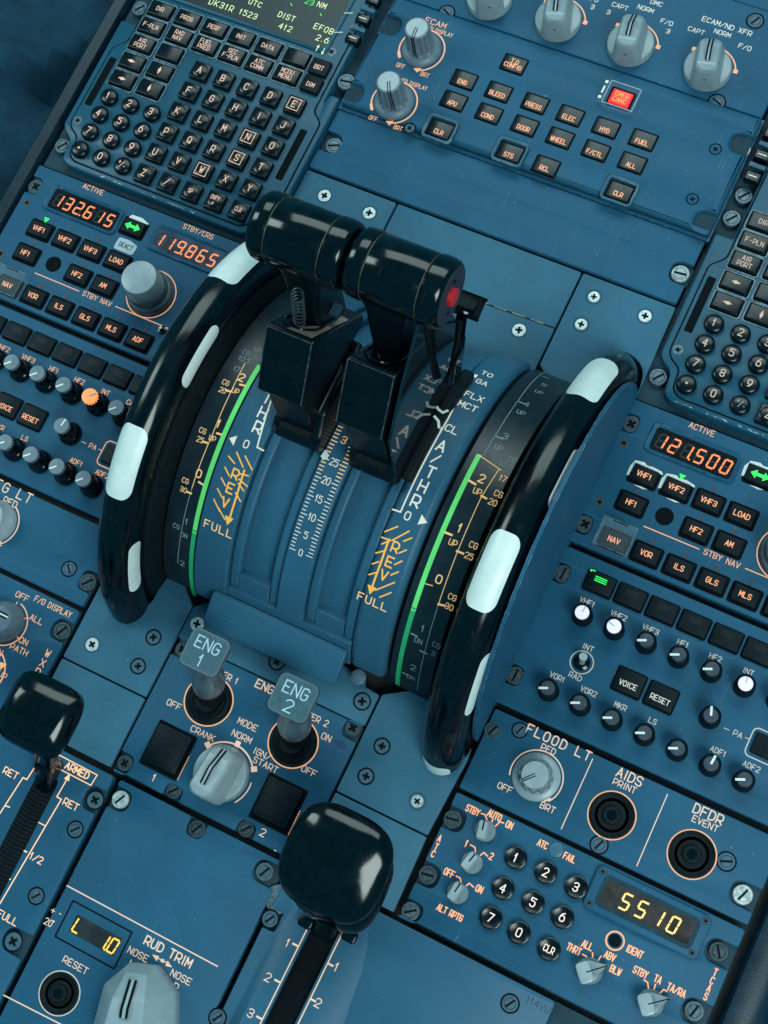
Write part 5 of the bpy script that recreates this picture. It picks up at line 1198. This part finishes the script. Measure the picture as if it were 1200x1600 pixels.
def TC(b, s, px, py, h, rad=RQ, **kw): T(b, s, C(px, py, rad), h, 0.2, xf=cx(rad), **kw)
b = MB()
for s_, q, h in (('TO', (761, 585), 4.0), ('GA', (753, 598), 4.0), ('FLX', (741, 620), 4.2), ('MCT', (731, 635), 4.2), ('CL', (706, 671), 4.4), ('A', (690, 697), 6.4), ('/', (681, 717), 5.4), ('T', (673, 738), 6.2), ('H', (661, 760), 6.2), ('R', (650, 783), 6.4), ('0', (637, 806), 4.4)): TC(b, s_, *q, h, sw=h*0.16)
cl(b, [(716, 624), (700, 655), (680, 690), (655, 737), (626, 800), (614, 796)], 0.9)
for (px, py) in ((741, 587),): x, v = C(px, py); b.flat([(x-2.4, v), (x+1.6, v+2), (x+1.6, v-2)], 0.2, XQ)
for (px, py) in ((714, 621), (689, 671)): x, v = C(px, py); b.flat([(x-3.0, v+0.8), (x+0.8, v+1.6), (x+0.8, v-1.8)], 0.22, XQ)
x, v = C(661, 814); b.flat([(x+2.6, v), (x-2.0, v+3), (x-2.0, v-3)], 0.2, XQ)
for s_, q, h in (('T', (418, 622), 6.2), ('H', (411, 645), 6.2), ('R', (403, 668), 6.4), ('0', (385, 694), 4.2)): TC(b, s_, *q, h, sw=h*0.16)
cl(b, [(424, 625), (402, 699), (412, 704)], 0.9)
x, v = C(364, 687); b.flat([(x-2.4, v), (x+1.6, v+3), (x+1.6, v-3)], 0.2, XQ)
part('scale_lettering', b, 'cream', t)
b = MB()
for s_, q in (('R', (618, 855)), ('E', (609, 878)), ('V', (600, 899))): TC(b, s_, *q, 5.6, sw=0.95)
for s_, q in (('R', (368, 741)), ('E', (360, 763)), ('V', (352, 785))): TC(b, s_, *q, 5.6, sw=0.95)
cl(b, [(608, 843), (595, 880), (582, 916)], 1.1); cl(b, [(382, 735), (370, 775), (360, 807)], 1.1)
for q in ((580, 921), (357, 813)): x, v = C(*q); b.flat([(x, v-3.2), (x-2.8, v+2.2), (x+2.8, v+2.2)], 0.22, XQ)
for x0, y0, x1, y1 in ((605, 92, 665, 68), (640, 132, 718, 90), (692, 137, 730, 122), (590, 118, 632, 134), (590, 150, 632, 132), (563, 192, 600, 182), (672, 192, 705, 178), (547, 243, 577, 232), (650, 246, 685, 230), (530, 293, 566, 283), (633, 295, 668, 280), (560, 366, 650, 330), (580, 399, 634, 377)):
    cl(b, [(400+x0/3, 800+y0/3), (400+x1/3, 800+y1/3)], 0.8)
for x0, y0, x1, y1 in ((1072, 938, 1100, 972), (1110, 920, 1140, 990), (1150, 938, 1182, 1002), (1120, 1020, 1165, 1030), (1120, 1045, 1160, 1080), (1055, 990, 1075, 1030), (1038, 1040, 1058, 1078), (1118, 1065, 1142, 1100), (1020, 1090, 1042, 1132), (1105, 1110, 1128, 1150), (1003, 1140, 1030, 1195), (1025, 1180, 1055, 1235)):
    cl(b, [(x0/3, 400+y0/3), (x1/3, 400+y1/3)], 0.8)
part('reverse_scale', b, 'orange', t)
b = MB(); TC(b, 'FULL', 582, 940, 4.6, sw=0.75, gap=0.4); TC(b, 'FULL', 341, 826, 4.6, sw=0.75, gap=0.4); part('full_lettering', b, 'goldline', t)
b = MB(); v0, v25 = C(467, 862)[1], C(521, 722)[1]; k_ = (v25-v0)/25
for i in range(0, 40):
    v = v0+k_*i; big = i % 5 == 0
    b.ribbon([(269.2, v), (272.6 if big else 271.4, v)], 0.5, 0.2, xf=XQ); b.ribbon([(279.6 if big else 280.6, v), (283.2, v)], 0.5, 0.2, xf=XQ)
for i in range(0, 6): T(b, str(i*5), (276.0, v0+k_*5*i), 3.9, 0.2, xf=XQ, wf=0.75, sw=0.5, gap=0.25)
part('angle_scale', b, 'cream', t)
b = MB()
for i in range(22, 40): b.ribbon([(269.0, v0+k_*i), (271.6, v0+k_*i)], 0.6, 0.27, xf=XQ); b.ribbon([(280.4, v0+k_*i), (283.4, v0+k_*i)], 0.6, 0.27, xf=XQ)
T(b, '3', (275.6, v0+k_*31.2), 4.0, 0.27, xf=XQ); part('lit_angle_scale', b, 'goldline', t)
# ================================================================== pitch trim scale bands
def band(X0, X1, label, right):
    t = thing('trim_scale_band', label, 'trim scale', ((X0+X1)/2, -25, -10), 'curved trim scale bands')
    RB = 110.0
    b = MB(); slab(b, X0, X1, -71, 67, 70, RB); o = part('band', b, 'band', t); bevelled(o, 0.5)
    xf = cx(RB)
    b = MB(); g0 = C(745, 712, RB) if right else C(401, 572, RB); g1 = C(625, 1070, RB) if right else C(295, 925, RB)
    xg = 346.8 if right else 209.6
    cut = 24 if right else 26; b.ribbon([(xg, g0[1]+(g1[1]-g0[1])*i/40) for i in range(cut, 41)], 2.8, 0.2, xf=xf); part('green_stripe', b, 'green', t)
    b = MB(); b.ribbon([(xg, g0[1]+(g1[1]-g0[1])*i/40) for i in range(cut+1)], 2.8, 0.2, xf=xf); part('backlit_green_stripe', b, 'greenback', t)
    def line(X, pa, pb, w_, bb):
        a, c = C(*pa, RB)[1], C(*pb, RB)[1]; bb.ribbon([(X, a+(c-a)*i/30) for i in range(31)], w_, 0.2, xf=xf)
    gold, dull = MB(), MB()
    def t_(bb, s, px, py, h, **kw): T(bb, s, C(px, py, RB), h*0.88, 0.2, xf=xf, wf=0.84 if len(s) > 1 else 1, **kw)
    def tick(bb, X, w_, px, py, th=1.2): v = C(px, py, RB)[1]; bb.ribbon([(X, v), (X+w_, v)], th, 0.22, xf=xf)
    if right:
        cl(gold, [(780, 733), (752, 777), (713, 867), (685, 945)], 0.45, RB); cl(dull, [(685, 945), (666, 1010), (652, 1078)], 0.4, RB)
        cl(dull, [(755, 712), (775, 679), (809, 627), (838, 591), (857, 579)], 0.4, RB); cl(gold, [(748, 711), (783, 735)], 0.5, RB)
        for s, x, y in (('2', 753, 748), ('1', 719, 825), ('0', 686, 905)): t_(gold, s, x, y, 5.2, sw=0.75)
        for q in (((733, 751), (743, 757)), ((696, 832), (706, 836)), ((752, 775), (760, 779)), ((714, 861), (724, 865)), ((685, 944), (695, 946))): cl(gold, q, 1.2, RB, 0.24)
        cl(gold, ((665, 912), (676, 915)), 0.5, RB)
        for x, y in ((746, 768), (708, 848)): t_(gold, 'UP', x, y, 3.7)
        for s, x, y in (('CG', 779, 772), ('CG', 740, 852), ('CG', 707, 933), ('20', 770, 785), ('25', 733, 869), ('30', 702, 948), ('17', 786, 748)): t_(gold, s, x, y, 3.7)
        for s, x, y, h in (('1', 661, 982, 4.8), ('2', 646, 1043, 4.8), ('DN', 654, 1001, 3.7), ('DN', 642, 1058, 3.7), ('3', 790, 682, 4.4), ('UP', 779, 700, 3.7), ('4', 823, 632, 4.4), ('UP', 814, 645, 3.7), ('5', 850, 602, 4.4), ('UP', 842, 613, 3.7), ('CG', 682, 1008, 3.7), ('CG', 800, 719, 3.6), ('10.5', 790, 727, 3.4), ('3', 677, 1021, 3.6)): t_(dull, s, x, y, h)
        for x, y in ((646, 991), (633, 1052), (775, 682), (808, 627), (839, 585)): tick(dull, 349.4 if x < 700 else 350.3, 3.6, x, y, 1.0)
        for x, y in ((665, 1020),): tick(dull, 357, 4, x, y)
    else:
        cl(gold, [(383, 568), (362, 610), (333, 677), (300, 763)], 0.45, RB); cl(dull, [(300, 763), (283, 835), (278, 880)], 0.4, RB)
        for q in (((353, 610), (361, 612)), ((317, 690), (324, 692)), ((292, 768), (299, 771)), ((375, 601), (383, 603)), ((339, 677), (346, 679)), ((311, 753), (317, 757))): cl(gold, q, 1.1, RB, 0.24)
        for s, x, y in (('2', 378, 590), ('1', 342, 662), ('0', 311, 740)): t_(gold, s, x, y, 5.0, sw=0.75)
        for x, y in ((368, 611), (332, 685)): t_(gold, 'UP', x, y, 3.3)
        for s, x, y in (('CG', 353, 598), ('20', 348, 610), ('CG', 317, 673), ('25', 313, 687), ('CG', 290, 751), ('30', 287, 765)): t_(gold, s, x, y, 3.3)
        for s, x, y, h in (('1', 292, 815, 4.4), ('2', 285, 880, 4.4), ('17', 370, 577, 3.4), ('10.5', 382, 562, 3.4), ('CG', 385, 551, 3.4), ('UP', 403, 547, 3.4), ('DN', 288, 836, 3.4), ('CG', 276, 822, 3.4)): t_(dull, s, x, y, h)
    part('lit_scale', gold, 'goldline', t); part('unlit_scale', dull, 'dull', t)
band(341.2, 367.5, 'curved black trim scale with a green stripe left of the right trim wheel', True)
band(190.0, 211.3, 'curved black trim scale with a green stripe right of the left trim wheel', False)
# ================================================================== trim wheels
WY, WZ = -29.0, -22.0                        # axle of the trim wheels
def wheel(xc, label, marks, side, Rr, web, wx, fair):
    t = thing('trim_handwheel', label, 'trim wheel', (xc, -25, 0), 'pitch trim wheels')
    a_, bb_ = 12.0, 13.6
    def P(th, ph, g=0.0):
        r = Rr+(bb_+g)*math.cos(ph); return (xc+(a_+g)*math.sin(ph), WY+r*math.sin(th), WZ+r*math.cos(th))
    b = MB(); N, K = 128, 28
    for i in range(N):
        for j in range(K): b.v.append(P(2*math.pi*i/N, 2*math.pi*j/K))
    for i in range(N):
        for j in range(K): a = i*K+j; c = i*K+(j+1) % K; d = ((i+1) % N)*K; b.f.append([a, d+j, d+(j+1) % K, c])
    part('rim', b, 'rim', t)
    for th0, th1, p0, p1 in marks:
        b = MB(); n, m_ = 16, 10; tc, tw = math.radians((th0+th1)/2), math.radians(abs(th1-th0)/2)
        Lh = Rr*tw; Wh = 14*math.radians(abs(p1-p0)/2); r_ = min(6.5, Wh*0.9, Lh*0.9); n = 28
        for i in range(n+1):
            u = -math.cos(math.pi*i/n); e = max(0, abs(u)*Lh-(Lh-r_)); wd = (Wh-r_+math.sqrt(max(0.0, r_*r_-e*e)))/Wh
            for j in range(m_+1):
                v = (-1+2*j/m_)*wd; b.v.append(P(tc+u*tw, math.radians((p0+p1)/2+(p1-p0)/2*v), 0.22))
        for i in range(n):
            for j in range(m_): a = i*(m_+1)+j; b.f.append([a, a+m_+1, a+m_+2, a+1])
        part('white_mark', b, 'white', t)
    b = MB(); b.lathe([(12, wx[0]-xc), (web, wx[0]-xc), (web+3, wx[0]-xc+2), (web+3, wx[1]-xc-2), (web, wx[1]-xc), (12, wx[1]-xc)], c=(xc, WY, WZ), n=96, axis='x'); part('web', b, 'rubber', t)
    return t
wheel(387, 'black trim wheel with white marks on the right side of the lever housing', [(-24, -6, -46, 40), (32, 52, -50, 44), (3, 20, 56, 104), (-53, -34, 56, 104), (-92, -75, -50, 44), (-12, 10, -170, -120)], 1, 124.0, 108, (375, 384), None)
wheel(175.5, 'black trim wheel with white marks on the left side of the lever housing', [(-35, -17, -46, 42), (24, 42, -50, 46), (-4, 14, 60, 104), (-66, -48, 60, 104)], -1, 124.0, 112, (177, 188.5), None)
for X0, X1, lb, R_ in ((399.6, 401.6, 'blue half round side wall beside the right trim wheel', 113), (152.5, 154.5, 'blue half round side wall hidden left of the left trim wheel', 96)):
    if X0 < 300: continue
    t = thing('wheel_side_wall', lb, 'side wall', (X0, -25, -3))
    pts = []
    for i in range(49):
        a = math.radians(-98+194*i/48); pts.append((-25+R_*math.sin(a), R_*math.cos(a)))
    b = MB(); b.loft([[(X0, y, z-2) for y, z in pts], [(X1, y, z-2) for y, z in pts]]); bevelled(part('wall', b, 'paint', t), 0.5)
# ================================================================== thrust levers
def exx(b, poly, x0, x1, inset_=0):
    b.loft([[(x0, y, z) for y, z in poly], [(x1, y, z) for y, z in poly]]); return b
GY, GZ = 33.0, 198.0
def thrust(x0, x1, bx0, bx1, label, right):
    t = thing('thrust_lever', label, 'thrust lever', ((x0+x1)/2, -25, 79), 'twin thrust levers')
    Lg = x1-x0
    prof = [(0.3, 0), (13.2, 0), (15.6, 0.8), (17.3, 3.0), (17.7, 6.5), (17.6, 9.6), (16.9, 10.4), (16.9, 11.2), (17.3, 11.8), (17.3, Lg-12.2), (16.9, Lg-11.6), (16.9, Lg-10.8), (17.8, Lg-9.8), (17.9, Lg-5), (17.3, Lg-1.8), (16.2, Lg-0.3), (15.2, Lg), (0.3, Lg)]
    b = MB(); b.lathe(prof, c=(x0, GY, GZ), n=72, axis='x'); g = part('grip', b, 'gloss', t)
    b = MB()
    for xr in (x0+10.8, x1-11.2):
        b.lathe([(17.0, -0.28), (17.1, -0.15), (17.1, 0.15), (17.0, 0.28)], c=(xr, GY, GZ), n=60, axis='x', close=False)
    part('grip_groove', b, 'ringwear', g)
    if right:
        b = MB(); b.lathe([(0.3, 0), (15.1, 0), (15.1, 0.35), (0.3, 0.35)][::1], c=(x1, GY, GZ), n=48, axis='x'); part('end_cap', b, 'endface', g)
        b = MB()
        b.lathe([(5.0, 0.3), (5.0, 2.2), (4.3, 2.9), (0.3, 2.9)], c=(x1, GY-0.5, GZ+1.5), n=8, axis='x'); part('red_button', b, 'red', g)
        b = MB()
        for dy, dz in ((5, 7), (-6, -7)): b.lathe([(1.1, 0.36), (1.1, 0.6), (0.2, 0.6)], c=(x1, GY+dy, GZ+dz), n=10, axis='x')
        part('end_cap_screw', b, 'slot', g)
    # wedge shaped body
    b = MB(); exx(b, [(-2, 162), (-4.5, 161), (-29, 133.5), (-29, 130), (-12, 112), (34, 106), (36, 112)], bx0, bx1); bevelled(part('body', b, 'lever', t), 1.0)
    b = MB()
    for (ya, za), (yb, zb) in (((-4.2, 162.0), (-29.2, 134.2)),):
        for xx in (bx0+0.6, bx1-0.6): b.tube([(xx, ya, za), (xx, yb, zb)], 0.35, 6)
        b.tube([(bx0+0.6, ya+0.2, za), (bx1-0.6, ya+0.2, za)], 0.35, 6)
    b.tube([(bx1-0.5, -3.2, 162.2), (bx1-0.5, 35.5, 112.6)], 0.35, 6); part('worn_edge', b, 'edgewear', t)
    # neck between body and grip, with curved front
    b = MB()
    rings = []
    for z, ya, yb, hw in ((126, -2+22, 34, 8.5), (142, 10, 36, 8.5), (160, 12, 41, 8.5), (178, 18, 46, 11), (188, 20, 47, 15)): rings.append([((bx0+bx1)/2-1+x, (ya+yb)/2+y, z) for x, y in rrect(0, 0, 2*hw, yb-ya, 3, 4)])
    b.loft(rings); part('neck', b, 'lever', t)
        # curved wire round the opening
    xm = (bx0+bx1)/2-1; pts = []
    for i in range(13):
        a = math.pi+math.pi*i/12; x = xm+9.4*math.cos(a); d = 10*math.sin(a); y = 9+d*0.75
        pts.append((x, y, 162-(y+2)*1.27+0.7))
    pts = [(pts[0][0], 22, 132.5)]+pts+[(pts[-1][0], 22, 132.5)]
    b = MB(); b.tube(pts, 0.75, 8); part('opening_trim', b, 'gloss', t)
    # lower arm and roller block
    b = MB(); exx(b, [(-26, 134), (-29, 118), (-33, 90), (0, 90), (0, 120), (-10, 132)], bx0+3.5, bx1-0.5); bevelled(part('arm', b, 'lever', t), 1.5)
    b = MB(); exx(b, [(-31, 97), (-34.5, 96), (-38.5, 88), (-37.5, 80.5), (-20, 82), (20, 84), (24, 103), (-22, 105)], bx0+2.5, bx1+4); bevelled(part('sliding_block', b, 'lever', t), 1.8)
    b = MB(); exx(b, [(-35.2, 96.6), (-36.2, 95), (-30, 95), (-30, 97)], bx0+7, bx1-1); part('block_recess_line', b, 'rubber', t)
    return t
tl = thrust(224, 275.4, 237, 264, 'left thrust lever, its black grip has a coil spring and worn tan tape below it', False)
tr = thrust(276.6, 328, 283.5, 310.5, 'right thrust lever, its black grip has a red button on the end', True)
# spring, tape and label on the left lever
b = MB(); A = Vector((0, 0, 0)); Y0, Z0 = 12.5, 178; Y1, Z1 = 6, 158; xs = 250.5
pts = []
for i in range(140):
    u = i/139; a = 2*math.pi*8*u; pts.append((xs+3.3*math.cos(a), Y0+(Y1-Y0)*u+3.3*math.sin(a)*0.9, Z0+(Z1-Z0)*u+3.3*math.sin(a)*0.35))
b.tube(pts, 0.5, 6); part('coil_spring', b, 'screwdark', tl)
def ontop(x, y, dz=0.5): return (x, y, 162-(y+2)*(50/38.0)+dz)
b = MB(); b.quad([ontop(247, -1.2), ontop(262, -1.2), ontop(262, 3), ontop(262.5, 26), ontop(257.5, 27), ontop(257.5, 12), ontop(254, 8), ontop(251, 4)]); part('worn_tape', b, 'tape', tl)
b = MB(); b.quad([ontop(285, 28), ontop(287, 28), ontop(286, 4), ontop(284.6, 4)]); b.quad([ontop(288.5, 12), ontop(289.5, 11), ontop(297, 5), ontop(296, 4.5)]); part('worn_tape', b, 'edgewear', tr)
xl = 264.25
b = MB(); lab = [(-20, 119), (-14, 115), (3, 131), (-1, 137)]
P4 = [atx_ for atx_ in []]
def atX(px, py, X): d = ray(px, py); s_ = (X-CAM.x)/d.x; P = CAM+s_*d; return (P.x, P.y, P.z)
q4 = [atX(500, 657, xl), atX(505, 655, xl), atX(534, 568, xl), atX(525, 575, xl)]
q4 = [atX(499, 640, xl), atX(500, 660, xl), atX(537, 590, xl), atX(534, 568, xl)]
b = MB(); b.quad(q4); part('side_label', b, 'label', tl)
b = MB()
for i in range(9):
    u0 = 0.22+0.06*i; 
    def lp(u, v): a = Vector(q4[0]).lerp(Vector(q4[3]), u); c = Vector(q4[1]).lerp(Vector(q4[2]), u); p = a.lerp(c, v); return (p.x+0.15, p.y, p.z)
    b.quad([lp(u0, 0.25), lp(u0, 0.75), lp(u0+0.03, 0.75), lp(u0+0.03, 0.25)])
part('label_print', b, 'slot', tl)
# glossy side plate, slotted guide strip and finger lift of the right lever
b = MB(); exx(b, [(-4, 160), (-29, 133), (-36, 82), (0, 80), (40, 66), (52, 90), (46, 140), (36, 180), (20, 180)], 313.6, 315.2); part('side_plate', b, 'mirror', tr)
b = MB(); v0, v1 = C(636, 752)[1]/RQ, C(722, 590)[1]/RQ; rings = []
for i in range(25):
    a = v0+(v1-v0)*i/24; wd = 3.2 if i < 16 else 3.8
    xc_ = 318.2
    for_ = []
    for x, r in ((-wd, 0.5), (-wd, 5.5), (-wd+1.2, 6.8), (wd-1.2, 6.8), (wd, 5.5), (wd, 0.5)): for_.append((xc_+x, QY+(RQ+r)*math.sin(a), QZ+(RQ+r)*math.cos(a)))
    rings.append(for_)
b.loft(rings); bevelled(part('guide_strip', b, 'rubber', tr), 0.6)
b = MB(); pc = cx(RQ)
for q, r_ in (((692, 612), 3.0), ((648, 688), 2.6)):
    x, v = C(*q); a = v/RQ; c = pc(x, v, 6.4)
    b.lathe([(r_, 0), (r_, 1.6), (0.3, 2.0)], c=c, n=16)
part('guide_screw', b, 'gloss', tr)
b = MB()
for pl in (((677, 617), (679, 630), (685, 640), (692, 645), (699, 642)), ((679, 651), (685, 658), (686, 668))):
    b.ribbon([C(x_, y_, RQ+7.5) for x_, y_ in pl], 1.5, 0.2, xf=cx(RQ+7.5))
part('white_pointer', b, 'white', tr)
b = MB(); P = [C(x_, y_, RQ+1.5) for x_, y_ in ((508, 703), (514, 710), (512, 717), (505, 719), (501, 713))]; b.flat(P, 0.3, cx(RQ+1.5)); part('white_pointer', b, 'white', tl)
b = MB(); Z_ = [atX(717, 486, 330), atX(752, 484, 334), atX(750, 500, 334), atX(716, 528, 330)]
exx(b, [(44, 156), (52, 155), (54, 151), (51, 147), (44, 149)], 318, 331); bevelled(part('reverse_latch', b, 'rubber', tr), 1.6)
b = MB(); b.tube([(324, 42, 150), (323, 36, 132), (321, 28, 112), (319, 24, 96)], [3.0, 2.0, 1.8, 2.6], 10); b.tube([(320, 32, 160), (326, 42, 148), (326, 34, 130), (322, 26, 114)], [0.8]*4, 8); part('latch_rod', b, 'gloss', tr)
b = MB(); b.lathe([(1.4, 0), (1.3, 0.8), (.2, .9)], c=(326, 44, 153.6), n=12); part('latch_screw', b, 'screwb', tr)
b = MB(); b.box((261, 22, 145), (5, 7, 3)); 
part('neck_clip', b, 'flange', tl)
